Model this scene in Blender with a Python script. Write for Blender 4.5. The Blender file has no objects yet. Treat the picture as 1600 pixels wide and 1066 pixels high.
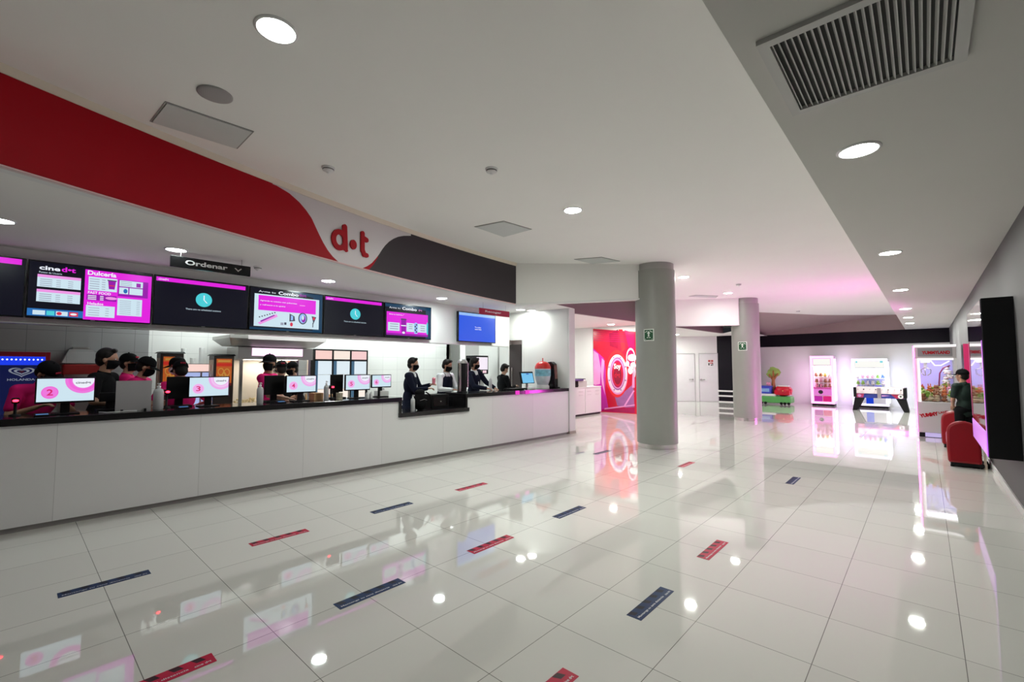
import bpy, bmesh, math, random
from mathutils import Vector, Matrix
random.seed(7)
C = bpy.context.scene.collection
PI = math.pi

# ------------------------------------------------------------------ camera, world, exposure
EYE = 1.56
F_PX = 711.0
PITCH = math.atan(41.0 / F_PX)
HEAD = math.radians(42.17)          # the long side of the hall runs 42 degrees right of the view
cam_d = bpy.data.cameras.new('camera')
cam_d.sensor_width = 36.0
cam_d.lens = 36.0 * F_PX / 1600.0
cam_d.clip_start = 0.05
cam = bpy.data.objects.new('camera', cam_d)
C.objects.link(cam)
cam.location = (0, 0, EYE)
cam.rotation_euler = (PI / 2 + PITCH, 0, HEAD)
sc = bpy.context.scene
sc.camera = cam
wd = bpy.data.worlds.new('world'); sc.world = wd
wd.use_nodes = True
wd.node_tree.nodes['Background'].inputs[0].default_value = (0.8, 0.85, 1, 1)
wd.node_tree.nodes['Background'].inputs[1].default_value = 0.02
sc.view_settings.view_transform = 'Standard'
sc.view_settings.look = 'None'
sc.view_settings.gamma = 1
sc.view_settings.use_curve_mapping = False
sc.view_settings.exposure = 0.0
sc.cycles.sample_clamp_indirect = 4.0
sc.cycles.max_bounces = 10
sc.cycles.diffuse_bounces = 5
sc.cycles.transparent_max_bounces = 12

LIGHT = 265.0        # radiance of the round downlights
KITCHEN_W = 60.0     # power of the kitchen ceiling panels


def W(px, py):
    x = (px - 800) / F_PX; y = -(py - 533) / F_PX
    up = y * math.cos(PITCH) + math.sin(PITCH)
    fw = math.cos(PITCH) - y * math.sin(PITCH)
    return (x * math.cos(HEAD) - fw * math.sin(HEAD), x * math.sin(HEAD) + fw * math.cos(HEAD), up)


def atz(px, py, z):
    d = W(px, py); t = (z - EYE) / d[2]
    return Vector((d[0] * t, d[1] * t, z))


def atx(px, py, x):
    d = W(px, py); t = x / d[0]
    return Vector((x, d[1] * t, EYE + d[2] * t))


def aty(px, py, y):
    d = W(px, py); t = y / d[1]
    return Vector((d[0] * t, y, EYE + d[2] * t))


# ------------------------------------------------------------------ materials
def mat(name, col, rough=0.5, metal=0.0, spec=0.5, em=None, es=1.0, var=0.04, scale=6.0, coat=0.0, bump=0.0):
    m = bpy.data.materials.new(name); m.use_nodes = True
    nt = m.node_tree; b = nt.nodes['Principled BSDF']
    b.inputs['Roughness'].default_value = rough
    b.inputs['Metallic'].default_value = metal
    b.inputs['Specular IOR Level'].default_value = spec
    b.inputs['Coat Weight'].default_value = coat
    b.inputs['Base Color'].default_value = (*col, 1)
    if em is not None:
        b.inputs['Emission Color'].default_value = (*em, 1)
        b.inputs['Emission Strength'].default_value = es
    if var or bump:
        tc = nt.nodes.new('ShaderNodeTexCoord')
        nz = nt.nodes.new('ShaderNodeTexNoise'); nz.inputs['Scale'].default_value = scale
        nt.links.new(tc.outputs['Object'], nz.inputs['Vector'])
        if var:
            mx = nt.nodes.new('ShaderNodeMix'); mx.data_type = 'RGBA'
            mx.inputs['A'].default_value = (*[c * (1 - var) for c in col], 1)
            mx.inputs['B'].default_value = (*[min(1, c * (1 + var)) for c in col], 1)
            nt.links.new(nz.outputs['Fac'], mx.inputs['Factor'])
            nt.links.new(mx.outputs['Result'], b.inputs['Base Color'])
        if bump:
            bp = nt.nodes.new('ShaderNodeBump'); bp.inputs['Strength'].default_value = bump
            nt.links.new(nz.outputs['Fac'], bp.inputs['Height'])
            nt.links.new(bp.outputs['Normal'], b.inputs['Normal'])
    return m


def lin(r, g, b):
    f = lambda c: (c / 255 / 12.92) if c <= 10 else ((c / 255 + 0.055) / 1.055) ** 2.4
    return (f(r), f(g), f(b))


def em(name, rgb, s=1.0):
    m = bpy.data.materials.new(name); m.use_nodes = True
    nt = m.node_tree; b = nt.nodes['Principled BSDF']
    c = lin(*rgb)
    b.inputs['Base Color'].default_value = (0.01, 0.01, 0.01, 1)
    b.inputs['Roughness'].default_value = 0.25
    b.inputs['Specular IOR Level'].default_value = 0.2
    b.inputs['Emission Color'].default_value = (*c, 1)
    b.inputs['Emission Strength'].default_value = s
    return m


def tile_mat(name, col, line, sx, sy, ox, oy, w, axes=(0, 1), rough=0.04, spec=0.5, line_amt=1.0, coat=0.0, stagger=0.0):
    """square tiles with thin joints, laid out in world metres"""
    m = bpy.data.materials.new(name); m.use_nodes = True
    nt = m.node_tree; b = nt.nodes['Principled BSDF']
    g = nt.nodes.new('ShaderNodeNewGeometry'); s = nt.nodes.new('ShaderNodeSeparateXYZ')
    nt.links.new(g.outputs['Position'], s.inputs[0])

    def M(op, a, bb=None):
        n = nt.nodes.new('ShaderNodeMath'); n.operation = op
        for i, v in enumerate((a, bb)):
            if v is None: continue
            if hasattr(v, 'is_output'): nt.links.new(v, n.inputs[i])
            else: n.inputs[i].default_value = v
        return n.outputs[0]

    def joint(out, off, pitch):
        f = M('FRACT', M('DIVIDE', M('SUBTRACT', out, off - 100 * pitch), pitch))
        d = M('ABSOLUTE', M('SUBTRACT', f, 0.5))
        return M('GREATER_THAN', d, 0.5 - w / pitch / 2), M('FLOOR', M('DIVIDE', M('SUBTRACT', out, off - 100 * pitch), pitch))
    jx, cx = joint(s.outputs[axes[0]], ox, sx)
    jy, cy = joint(s.outputs[axes[1]], oy, sy)
    j = M('MAXIMUM', jx, jy)
    cb = nt.nodes.new('ShaderNodeCombineXYZ'); nt.links.new(cx, cb.inputs[0]); nt.links.new(cy, cb.inputs[1])
    wn = nt.nodes.new('ShaderNodeTexWhiteNoise'); wn.noise_dimensions = '2D'; nt.links.new(cb.outputs[0], wn.inputs['Vector'])
    v1 = nt.nodes.new('ShaderNodeMix'); v1.data_type = 'RGBA'
    v1.inputs['A'].default_value = (*[c * 0.97 for c in col], 1); v1.inputs['B'].default_value = (*[c * 1.02 for c in col], 1)
    nt.links.new(wn.outputs['Value'], v1.inputs['Factor'])
    v2 = nt.nodes.new('ShaderNodeMix'); v2.data_type = 'RGBA'
    nt.links.new(M('MULTIPLY', j, line_amt), v2.inputs['Factor'])
    nt.links.new(v1.outputs['Result'], v2.inputs['A']); v2.inputs['B'].default_value = (*line, 1)
    nt.links.new(v2.outputs['Result'], b.inputs['Base Color'])
    b.inputs['Roughness'].default_value = rough
    b.inputs['Specular IOR Level'].default_value = spec
    b.inputs['Coat Weight'].default_value = coat
    b.inputs['Coat Roughness'].default_value = 0.02
    return m


def glass_mat(name, tint=(1, 1, 1), gl=0.10):
    m = bpy.data.materials.new(name); m.use_nodes = True
    nt = m.node_tree; nt.nodes.clear()
    o = nt.nodes.new('ShaderNodeOutputMaterial'); mx = nt.nodes.new('ShaderNodeMixShader')
    t = nt.nodes.new('ShaderNodeBsdfTransparent'); t.inputs[0].default_value = (*tint, 1)
    gs = nt.nodes.new('ShaderNodeBsdfGlossy'); gs.inputs['Roughness'].default_value = 0.02
    lw = nt.nodes.new('ShaderNodeFresnel'); lw.inputs[0].default_value = 1.45
    nt.links.new(lw.outputs[0], mx.inputs[0])
    nt.links.new(t.outputs[0], mx.inputs[1]); nt.links.new(gs.outputs[0], mx.inputs[2])
    nt.links.new(mx.outputs[0], o.inputs[0])
    return m


M_floor = tile_mat('porcelain_floor', (0.74, 0.725, 0.69), (0.20, 0.19, 0.18), 0.602, 0.595, 0.10, 0.52, 0.004,
                   rough=0.03, spec=0.62, coat=0.35)
M_ceil = mat('white_plaster', (0.91, 0.90, 0.875), 0.9, spec=0.2, var=0.015, scale=1.5)
M_white = mat('white_paint', (0.82, 0.82, 0.81), 0.55, var=0.01, scale=2)
M_panel = tile_mat('counter_white_panel', (0.80, 0.80, 0.80), (0.55, 0.55, 0.55), 50, 1.2, 0, 0.35, 0.004, axes=(0, 1), rough=0.28, spec=0.4)
M_greywall = mat('grey_paint', (0.125, 0.12, 0.125), 0.6, spec=.25, var=0.03, scale=2)
M_mauve = mat('mauve_paint', (0.19, 0.115, 0.135), 0.6, var=0.02, scale=2)
M_darkgrey = mat('charcoal_vinyl', (0.046, 0.038, 0.044), 0.5, spec=.2, var=0.03)
M_red = mat('red_vinyl', (0.40, 0.003, 0.012), 0.5, spec=.15, var=0.02)
M_whitevinyl = mat('pale_vinyl', (0.66, 0.62, 0.64), 0.45, var=0.01)
M_black = mat('black_gloss', (0.008, 0.008, 0.009), 0.16, spec=0.4, var=0)
M_granite = mat('black_granite', (0.012, 0.011, 0.012), 0.12, spec=0.5, var=0.4, scale=120)
M_matblack = mat('matt_black', (0.006, 0.006, 0.007), 0.5, spec=.18, var=0.05)
M_blackwall = mat('black_paint', (0.008, 0.006, 0.011), 0.5, spec=.15, var=0.05)
M_steel = mat('brushed_steel', (0.62, 0.60, 0.58), 0.22, metal=1.0, var=0.03, scale=30)
M_steel2 = mat('dull_steel', (0.42, 0.41, 0.40), 0.35, metal=0.85, var=0.03)
M_col = mat('column_grey_paint', (0.30, 0.305, 0.28), 0.38, var=0.02)
M_tilewhite = tile_mat('kitchen_white_tile', (0.80, 0.80, 0.79), (0.55, 0.55, 0.55), 0.4, 0.3, 0, 0, 0.005, axes=(1, 2), rough=0.2)
M_tileshade = tile_mat('kitchen_shaded_tile', (0.30, 0.30, 0.31), (0.16, 0.16, 0.17), 0.4, 0.3, 0.15, 0, 0.006, axes=(1, 2), rough=0.3)  # darker copy of the kitchen tile, the wall's shade put into its colour
M_alu = mat('aluminium_trim', (0.65, 0.65, 0.64), 0.35, metal=0.6, var=0)
M_kick = mat('grey_kickboard', (0.30, 0.29, 0.28), 0.5, var=0.02)
M_grille = mat('grille_grey', (0.52, 0.52, 0.50), 0.5, var=0)
M_duct = mat('duct_dark', (0.05, 0.05, 0.048), 0.8, var=0)
def lamp_mat(k, rgb=(247, 253, 243)):
    nm = 'lens_%d' % round(k * 100)
    return bpy.data.materials.get(nm) or _lamp(nm, rgb, LIGHT * k)


def _lamp(nm, rgb, st):
    return em(nm, rgb, st)


M_lamp = lamp_mat(1.0)
M_lamp_order = em('order_downlight_lens', (240, 254, 250), LIGHT * 0.85)
M_lamp_dim = em('dim_downlight_lens', (240, 254, 250), LIGHT * 0.22)
M_lamp_back = em('back_downlight_lens', (240, 254, 250), LIGHT * 0.07)
M_glass = glass_mat('clear_glass')
M_skin = mat('skin_tan', (0.42, 0.22, 0.14), 0.5, var=0.05, scale=12)
M_skin2 = mat('skin_fair', (0.52, 0.31, 0.22), 0.5, var=0.05, scale=12)
M_hair = mat('black_hair', (0.008, 0.006, 0.005), 0.6, spec=.2, var=0.3, scale=80, bump=0.4)
M_pink = mat('magenta_polo', (0.60, 0.008, 0.14), 0.8, spec=.15, var=0.06)
M_blackcloth = mat('black_cloth', (0.006, 0.006, 0.007), 0.9, spec=.1, var=0.1)
M_navy = mat('navy_suit', (0.008, 0.010, 0.022), 0.9, spec=.1, var=0.1)
M_whitecloth = mat('white_shirt', (0.78, 0.79, 0.82), 0.8, var=0.02)
M_trouser = mat('dark_trousers', (0.02, 0.02, 0.025), 0.85, var=0.1)
M_green = mat('dark_green_shirt', (0.003, 0.018, 0.012), 0.8, var=0.1)
M_shoe = mat('black_shoe', (0.01, 0.01, 0.01), 0.35, var=0)
M_capred = mat('cap_red_mark', (0.55, 0.01, 0.05), 0.6, var=0)
M_eye = mat('eye_dark', (0.01, 0.008, 0.008), 0.2, var=0)
M_plasticwhite = mat('white_plastic', (0.80, 0.80, 0.80), 0.35, var=0)
M_bottle = mat('translucent_bottle', (0.55, 0.56, 0.57), 0.3, var=0.02)
M_redplastic = mat('red_moulded_plastic', (0.25, 0.004, 0.010), 0.34, spec=.35, var=0.03)
E_magenta = em('screen_magenta', (226, 34, 222), 1.0)
E_purple = em('screen_purple', (150, 20, 170), 1.0)
E_navy = em('screen_near_black', (12, 12, 26), 1.0)
E_white = em('screen_white', (236, 240, 250), 1.0)
E_pale = em('screen_pale_blue', (205, 228, 240), 1.0)
E_cyan = em('screen_cyan', (75, 205, 215), 1.0)
E_blue = em('screen_blue', (48, 92, 226), 1.0)
E_lblue = em('screen_light_blue', (150, 190, 245), 1.0)
E_midblue = em('screen_mid_blue', (40, 110, 180), 1.0)
E_redc = em('screen_red', (215, 50, 80), 1.0)
E_grey = em('screen_grey_lines', (150, 155, 175), 1.0)
E_dgrey = em('screen_dark_text', (70, 70, 90), 1.0)
E_pinkt = em('screen_light_pink', (238, 150, 228), 1.0)
E_teal = em('screen_teal', (20, 60, 90), 1.0)
SCR = [E_navy, E_magenta, E_purple, E_white, E_pale, E_cyan, E_blue, E_lblue, E_midblue, E_redc, E_grey, E_dgrey, E_pinkt, E_teal]
(nNAVY, nMAG, nPUR, nWH, nPALE, nCY, nBL, nLB, nMB, nRED, nGR, nDG, nPK, nTE) = range(14)


# ------------------------------------------------------------------ mesh helpers
_text_cache = {}


def text_geo(s, bold=0.0):
    k = (s, bold)
    if k not in _text_cache:
        cu = bpy.data.curves.new('t', 'FONT'); cu.body = s; cu.size = 1.0; cu.offset = bold; cu.resolution_u = 3
        o = bpy.data.objects.new('t', cu); C.objects.link(o)
        bpy.context.view_layer.update()
        me = bpy.data.meshes.new_from_object(o.evaluated_get(bpy.context.evaluated_depsgraph_get()))
        vs = [(v.co.x, v.co.y) for v in me.vertices]; fs = [tuple(p.vertices) for p in me.polygons]
        bpy.data.meshes.remove(me); bpy.data.objects.remove(o); bpy.data.curves.remove(cu)
        x0 = min(v[0] for v in vs); x1 = max(v[0] for v in vs); y0 = min(v[1] for v in vs); y1 = max(v[1] for v in vs)
        _text_cache[k] = ([((v[0] - x0) / (x1 - x0), (v[1] - y0) / (y1 - y0)) for v in vs], fs, (x1 - x0) / (y1 - y0))
    return _text_cache[k]


class MB:
    def __init__(s): s.v = []; s.f = []; s.m = []; s.s = []

    def add(s, vs, fs, mi=0, smooth=False, M=None):
        n = len(s.v)
        for v in vs:
            v = Vector(v)
            s.v.append(M @ v if M is not None else v)
        for f in fs:
            s.f.append(tuple(n + i for i in f)); s.m.append(mi); s.s.append(smooth)
        return s

    def box(s, x0, y0, z0, x1, y1, z1, mi=0, M=None):
        vs = [(x, y, z) for z in (z0, z1) for y in (y0, y1) for x in (x0, x1)]
        return s.add(vs, [(0, 2, 3, 1), (4, 5, 7, 6), (0, 1, 5, 4), (2, 6, 7, 3), (0, 4, 6, 2), (1, 3, 7, 5)], mi, False, M)

    def hexa(s, b, t, mi=0):
        """b and t: four corners each, same order"""
        return s.add(list(b) + list(t), [(3, 2, 1, 0), (4, 5, 6, 7), (0, 1, 5, 4), (1, 2, 6, 5), (2, 3, 7, 6), (3, 0, 4, 7)], mi)

    def lathe(s, prof, c=(0, 0, 0), n=24, mi=0, M=None, smooth=True):
        vs = []; fs = []
        for r, z in prof:
            for i in range(n):
                a = 2 * PI * i / n
                vs.append((c[0] + max(r, 1e-4) * math.cos(a), c[1] + max(r, 1e-4) * math.sin(a), c[2] + z))
        for k in range(len(prof) - 1):
            for i in range(n):
                j = (i + 1) % n
                fs.append((k * n + i, k * n + j, (k + 1) * n + j, (k + 1) * n + i))
        s.add(vs, fs, mi, smooth, M)
        L = len(prof) - 1
        return s.add([vs[i] for i in range(n)] + [vs[L * n + i] for i in range(n)], [tuple(reversed(range(n))), tuple(range(n, 2 * n))], mi, False, M)

    def cyl(s, p0, p1, r, r2=None, n=16, mi=0):
        p0 = Vector(p0); p1 = Vector(p1); d = p1 - p0
        q = d.to_track_quat('Z', 'Y').to_matrix().to_4x4(); q.translation = p0
        return s.lathe([(r, 0), (r if r2 is None else r2, d.length)], n=n, mi=mi, M=q)

    def ell(s, c, r, mi=0, R=None, n=16, k=10):
        if not hasattr(r, '__len__'): r = (r, r, r)
        M = Matrix.Translation(c) @ (R.to_4x4() if R is not None else Matrix.Identity(4)) @ Matrix.Diagonal((*r, 1))
        prof = [(math.sin(PI * i / k), -math.cos(PI * i / k)) for i in range(k + 1)]
        return s.lathe(prof, n=n, mi=mi, M=M)

    def tube(s, pts, r, n=8, mi=0):
        pts = [Vector(p) for p in pts]
        rr = r if hasattr(r, '__len__') else [r] * len(pts)
        vs = []; fs = []
        for i, p in enumerate(pts):
            d = (pts[min(i + 1, len(pts) - 1)] - pts[max(i - 1, 0)]).normalized()
            a = d.orthogonal().normalized() if i == 0 else (a - d * a.dot(d)).normalized()
            b = d.cross(a)
            for j in range(n):
                t = 2 * PI * j / n
                vs.append(p + (a * math.cos(t) + b * math.sin(t)) * rr[i])
        for i in range(len(pts) - 1):
            for j in range(n):
                fs.append((i * n + j, i * n + (j + 1) % n, (i + 1) * n + (j + 1) % n, (i + 1) * n + j))
        fs.append(tuple(reversed(range(n)))); fs.append(tuple((len(pts) - 1) * n + j for j in range(n)))
        return s.add(vs, fs, mi, True)

    def prism(s, poly, axis, a, b, mi=0):
        n = len(poly)

        def P(u, v, w):
            return {'x': (w, u, v), 'y': (u, w, v), 'z': (u, v, w)}[axis]
        vs = [P(u, v, a) for u, v in poly] + [P(u, v, b) for u, v in poly]
        fs = [tuple(range(n)), tuple(reversed(range(n, 2 * n)))] + [(i, i + n, (i + 1) % n + n, (i + 1) % n) for i in range(n)]
        return s.add(vs, fs, mi)

    def quad(s, *p, mi=0): return s.add(p, [tuple(range(len(p)))], mi)

    def build(s, name, mats, parent=None, loc=None, rotz=0, bevel=0, rot=None, fix=True):
        me = bpy.data.meshes.new(name)
        me.from_pydata([tuple(v) for v in s.v], [], s.f)
        for m in (mats if isinstance(mats, (list, tuple)) else [mats]): me.materials.append(m)
        me.polygons.foreach_set('material_index', s.m); me.polygons.foreach_set('use_smooth', s.s)
        if fix:
            bm = bmesh.new(); bm.from_mesh(me); bmesh.ops.recalc_face_normals(bm, faces=bm.faces); bm.to_mesh(me); bm.free()
        me.update()
        o = bpy.data.objects.new(name, me); C.objects.link(o)
        if parent is not None: o.parent = parent
        if loc is not None: o.location = loc
        if rotz: o.rotation_euler = (0, 0, rotz)
        if rot: o.rotation_euler = rot
        if bevel:
            md = o.modifiers.new('bevel', 'BEVEL'); md.width = bevel; md.segments = 2; md.limit_method = 'ANGLE'
        return o


class Draw:
    """flat artwork laid in layers on a plane: O corner, U right, V up (metres)"""
    def __init__(s, mb, O, U, V, step=0.0012, scale=(1, 1)):
        s.mb = mb; s.O = Vector(O); s.U = Vector(U).normalized(); s.V = Vector(V).normalized(); s.N = s.U.cross(s.V); s.step = step; s.sc = scale

    def P(s, u, v, l): return s.O + s.U * u * s.sc[0] + s.V * v * s.sc[1] + s.N * s.step * l

    def rect(s, u0, v0, u1, v1, mi, l=1):
        s.mb.add([s.P(u0, v0, l), s.P(u1, v0, l), s.P(u1, v1, l), s.P(u0, v1, l)], [(0, 1, 2, 3)], mi)

    def poly(s, pts, mi, l=1):
        s.mb.add([s.P(u, v, l) for u, v in pts], [tuple(range(len(pts)))], mi)

    def ell(s, u, v, ru, rv, mi, l=1, n=32):
        s.poly([(u + ru * math.cos(2 * PI * i / n), v + rv * math.sin(2 * PI * i / n)) for i in range(n)], mi, l)

    def ring(s, u, v, ru, rv, w, mi, l=1, n=32, a0=0, a1=360):
        vs = []; fs = []
        for i in range(n + 1):
            a = math.radians(a0 + (a1 - a0) * i / n)
            vs.append(s.P(u + ru * math.cos(a), v + rv * math.sin(a), l)); vs.append(s.P(u + (ru - w) * math.cos(a), v + (rv - w * rv / ru) * math.sin(a), l))
        for i in range(n): fs.append((2 * i, 2 * i + 1, 2 * i + 3, 2 * i + 2))
        s.mb.add(vs, fs, mi)

    def stroke(s, pts, w, mi, l=1):
        """round-ended polyline"""
        for i, (u, v) in enumerate(pts):
            s.ell(u, v, w / 2 / s.sc[0] * s.sc[0], w / 2, mi, l, 14)
            if i:
                a, b = pts[i - 1], (u, v)
                dx, dy = b[0] - a[0], b[1] - a[1]; L = math.hypot(dx, dy) or 1
                nx, ny = -dy / L * w / 2, dx / L * w / 2
                s.poly([(a[0] - nx, a[1] - ny), (b[0] - nx, b[1] - ny), (b[0] + nx, b[1] + ny), (a[0] + nx, a[1] + ny)], mi, l + 0.05)

    def text(s, t, u, v, h, mi, l=2, w=None, bold=0.0, center=False):
        vs, fs, asp = text_geo(t, bold)
        if w is None: w = h * asp * s.sc[1] / s.sc[0]
        if center: u -= w / 2
        s.mb.add([s.P(u + x * w, v + y * h, l) for x, y in vs], fs, mi)


def tag(o, label=None, cat=None, group=None, kind=None):
    if label: o['label'] = label
    if cat: o['category'] = cat
    if group: o['group'] = group
    if kind: o['kind'] = kind
    return o


def thing(name, label, cat, loc=(0, 0, 0), rotz=0, group=None):
    o = bpy.data.objects.new(name, None); C.objects.link(o)
    o.empty_display_size = 0.1
    o.location = loc; o.rotation_euler = (0, 0, rotz)
    return tag(o, label, cat, group)


def struct(name, mb, m, **k): return tag(mb.build(name, m, **k), kind='structure')


def dup(root, loc, rotz=None, label=None, group=None):
    r = root.copy(); C.objects.link(r); r.location = loc
    if rotz is not None: r.rotation_euler = (0, 0, rotz)
    if label: r['label'] = label
    if group: r['group'] = group
    for ch in list(root.children):
        c = ch.copy(); C.objects.link(c); c.parent = r
        for g in list(ch.children):
            d = g.copy(); C.objects.link(d); d.parent = c
    return r


# ================================================================== THE SETTING
XW = 0.71            # right wall
ZC = 3.60            # lobby ceiling
ZS = 3.00            # lower ceiling strip at the right
ZO = 2.96            # ceiling over the order area
YF = 23.0            # far wall
struct('floor', MB().quad((-13, -4.5, 0), (XW + .2, -4.5, 0), (XW + .2, 25, 0), (-13, 25, 0)), M_floor, fix=False)
XE0, XE1 = -0.62, -0.50
m = MB(); m.quad((-13, -4.5, ZC), (-13, 25, ZC), (XE1, 25, ZC), (XE0, -4.5, ZC))
struct('ceiling', m, M_ceil, fix=False)
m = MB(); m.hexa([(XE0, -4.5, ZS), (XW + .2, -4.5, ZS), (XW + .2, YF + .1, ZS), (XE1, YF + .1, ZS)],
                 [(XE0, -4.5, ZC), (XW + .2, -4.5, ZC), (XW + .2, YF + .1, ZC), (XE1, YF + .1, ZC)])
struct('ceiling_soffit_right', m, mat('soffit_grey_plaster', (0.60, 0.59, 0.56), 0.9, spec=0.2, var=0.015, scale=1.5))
struct('wall_right', MB().box(XW, -4.5, 0, XW + .15, YF, ZS), M_greywall)
struct('wall_back', MB().box(-13, -4.6, 0, XW + .2, -4.5, ZC), M_greywall)
struct('wall_far', MB().box(-5.9, YF, 0, XW + .1, YF + .1, ZS - .02), M_white)
m = MB(); m.box(-5.9, YF - .06, 2.47, XW, YF, 3.0)
struct('trim_1', m, M_blackwall)
struct('baseboard_right', MB().box(XW - .015, -4.5, 0, XW, YF, 0.10), M_plasticwhite)
struct('baseboard_far', MB().box(-5.6, YF - .015, 0, XW, YF, 0.08), M_white)

# fascia over the order counter: a wall that bends slightly in plan
FP = [(-3.6, -3.4), (-4.05, -1.9), (-4.50, -0.20), (-4.66, 0.32), (-4.82, 0.80), (-5.16, 2.00), (-5.34, 2.55), (-5.65, 3.94), (-5.87, 6.57)]


def catmull(pts, k=10):
    out = []
    P = [pts[0]] + pts + [pts[-1]]
    for i in range(1, len(P) - 2):
        for j in range(k):
            t = j / k
            out.append(tuple(0.5 * (2 * P[i][c] + (P[i + 1][c] - P[i - 1][c]) * t + (2 * P[i - 1][c] - 5 * P[i][c] + 4 * P[i + 1][c] - P[i + 2][c]) * t * t +
                                    (3 * P[i][c] - P[i - 1][c] - 3 * P[i + 1][c] + P[i + 2][c]) * t ** 3) for c in (0, 1)))
    out.append(pts[-1]); return out


# a straightened, evenly bending version of the measured plan
def fas(y):
    return -4.535 - 0.357 * (y + 0.13) + 0.0235 * (y + 0.13) ** 2


FC = [(fas(-3.4 + 10.0 * i / 220), -3.4 + 10.0 * i / 220) for i in range(221)]
FS = [0.0]
for i in range(1, len(FC)): FS.append(FS[-1] + math.dist(FC[i], FC[i - 1]))


def fz(y): return 2.915 - 0.0185 * y


def fpt(s, z, off=0.0):
    i = 0
    while i < len(FS) - 2 and FS[i + 1] < s: i += 1
    t = (s - FS[i]) / (FS[i + 1] - FS[i]); a, b = FC[i], FC[i + 1]
    d = Vector((b[0] - a[0], b[1] - a[1], 0)).normalized(); n = Vector((d.y, -d.x, 0))
    return Vector((a[0] + (b[0] - a[0]) * t, a[1] + (b[1] - a[1]) * t, z)) + n * off


def fhit(px, py):
    """where the sight line to a measured point meets the fascia: (arc length, height)"""
    d = W(px, py)
    for i in range(len(FC) - 1):
        a = FC[i]; b = FC[i + 1]
        ca = d[0] * a[1] - d[1] * a[0]; cb = d[0] * b[1] - d[1] * b[0]
        if ca * cb <= 0 and ca != cb and a[0] * d[0] + a[1] * d[1] > 0:
            t = ca / (ca - cb); x = a[0] + (b[0] - a[0]) * t; y = a[1] + (b[1] - a[1]) * t
            r = math.hypot(x, y) / math.hypot(d[0], d[1])
            return FS[i] + t * (FS[i + 1] - FS[i]), EYE + d[2] * r
    return None


curve = [fhit(*p) for p in [(432, 290), (437, 293), (452, 302), (467.5, 315.7), (478, 328), (487, 341), (498.5, 366), (505, 379), (512.6, 391.7), (520, 401), (529.5, 410), (537, 415), (546, 418.4), (553, 420),
                            (560.4, 420.4), (567, 419), (574.5, 415.6), (581, 411), (587, 404.4), (592, 398), (597, 390), (602, 383.5), (608, 377.6), (615, 373), (622.4, 370), (631, 368.5), (642, 368.5)]]
dark = [fhit(*p) for p in [(572, 424), (578, 420), (584, 413), (590, 403)]]


def interp(tab, s):
    if s <= tab[0][0]: return tab[0][1]
    for a, b in zip(tab, tab[1:]):
        if s <= b[0]: return a[1] + (b[1] - a[1]) * (s - a[0]) / max(1e-6, b[0] - a[0])
    return tab[-1][1]


ss = sorted(set([round(x, 4) for x in FS] + [round(curve[0][0] + (curve[-1][0] - curve[0][0]) * i / 160, 4) for i in range(161)]))
ss = [x for x in ss if x <= FS[-1]]
fm = MB(); ZT = ZC - 0.045
for a, b in zip(ss, ss[1:]):
    def col(z0a, z1a, z0b, z1b, mi):
        if z1a - z0a < 1e-5 and z1b - z0b < 1e-5: return
        fm.add([fpt(a, z0a), fpt(b, z0b), fpt(b, z1b), fpt(a, z1a)], [(0, 1, 2, 3)], mi)
    za, zb = fz(fpt(a, 0).y), fz(fpt(b, 0).y)
    if b <= curve[0][0] + 1e-6: col(za, ZT, zb, ZT, 0)
    elif a >= curve[-1][0] - 1e-6: col(za, ZT, zb, ZT, 2)
    else:
        ca = min(max(interp(curve, a), za), ZT); cb = min(max(interp(curve, b), zb), ZT)
        col(ca, ZT, cb, ZT, 1)
        if a < dark[0][0]: col(za, ca, zb, cb, 0)
        elif a < dark[-1][0]:
            da = min(max(interp(dark, a), za), ca); db = min(max(interp(dark, b), zb), cb)
            col(za, da, zb, db, 2); col(da, ca, db, cb, 0)
        else: col(za, ca, zb, cb, 2)
fas_o = struct('wall_fascia', fm, [M_red, M_whitevinyl, M_darkgrey], fix=False)
# body of the fascia behind the vinyl, its lower lip and the cream cove strip above
m = MB()
n = len(FC)
vs = []
for x, y in FC: vs += [(x, y, fz(y) - .012), (x - .12, y, fz(y) - .012), (x - .12, y, ZC), (x - .004, y, ZC)]
m.add(vs, [f for i in range(n - 1) for f in [(4 * i, 4 * i + 4, 4 * i + 5, 4 * i + 1), (4 * i + 1, 4 * i + 5, 4 * i + 6, 4 * i + 2)]])
struct('trim_2', m, M_white, fix=False)
m = MB()
vs = []
for s_ in FS: vs += [fpt(s_, ZT - .012, .012), fpt(s_, ZC, .03), fpt(s_, ZT - .012, -.01)]
m.add(vs, [f for i in range(n - 1) for f in [(3 * i, 3 * i + 3, 3 * i + 4, 3 * i + 1), (3 * i, 3 * i + 2, 3 * i + 5, 3 * i + 3)]])
struct('trim_3', m, mat('cream_trim', (0.80, 0.72, 0.60), 0.5, var=0), fix=False)
m = MB()
vs = []
for s_ in FS:
    z_ = fz(fpt(s_, 0).y)
    vs += [fpt(s_, z_ - .008, .004), fpt(s_, z_ + .004, .006), fpt(s_, z_ - .014, -.02)]
m.add(vs, [f for i in range(n - 1) for f in [(3 * i, 3 * i + 3, 3 * i + 4, 3 * i + 1), (3 * i, 3 * i + 2, 3 * i + 5, 3 * i + 3)]])
struct('trim_4', m, mat('pale_pink_edge', (0.75, 0.52, 0.52), 0.5, var=0), fix=False)

# the raised letters d . t on the fascia
m = MB()


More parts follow.
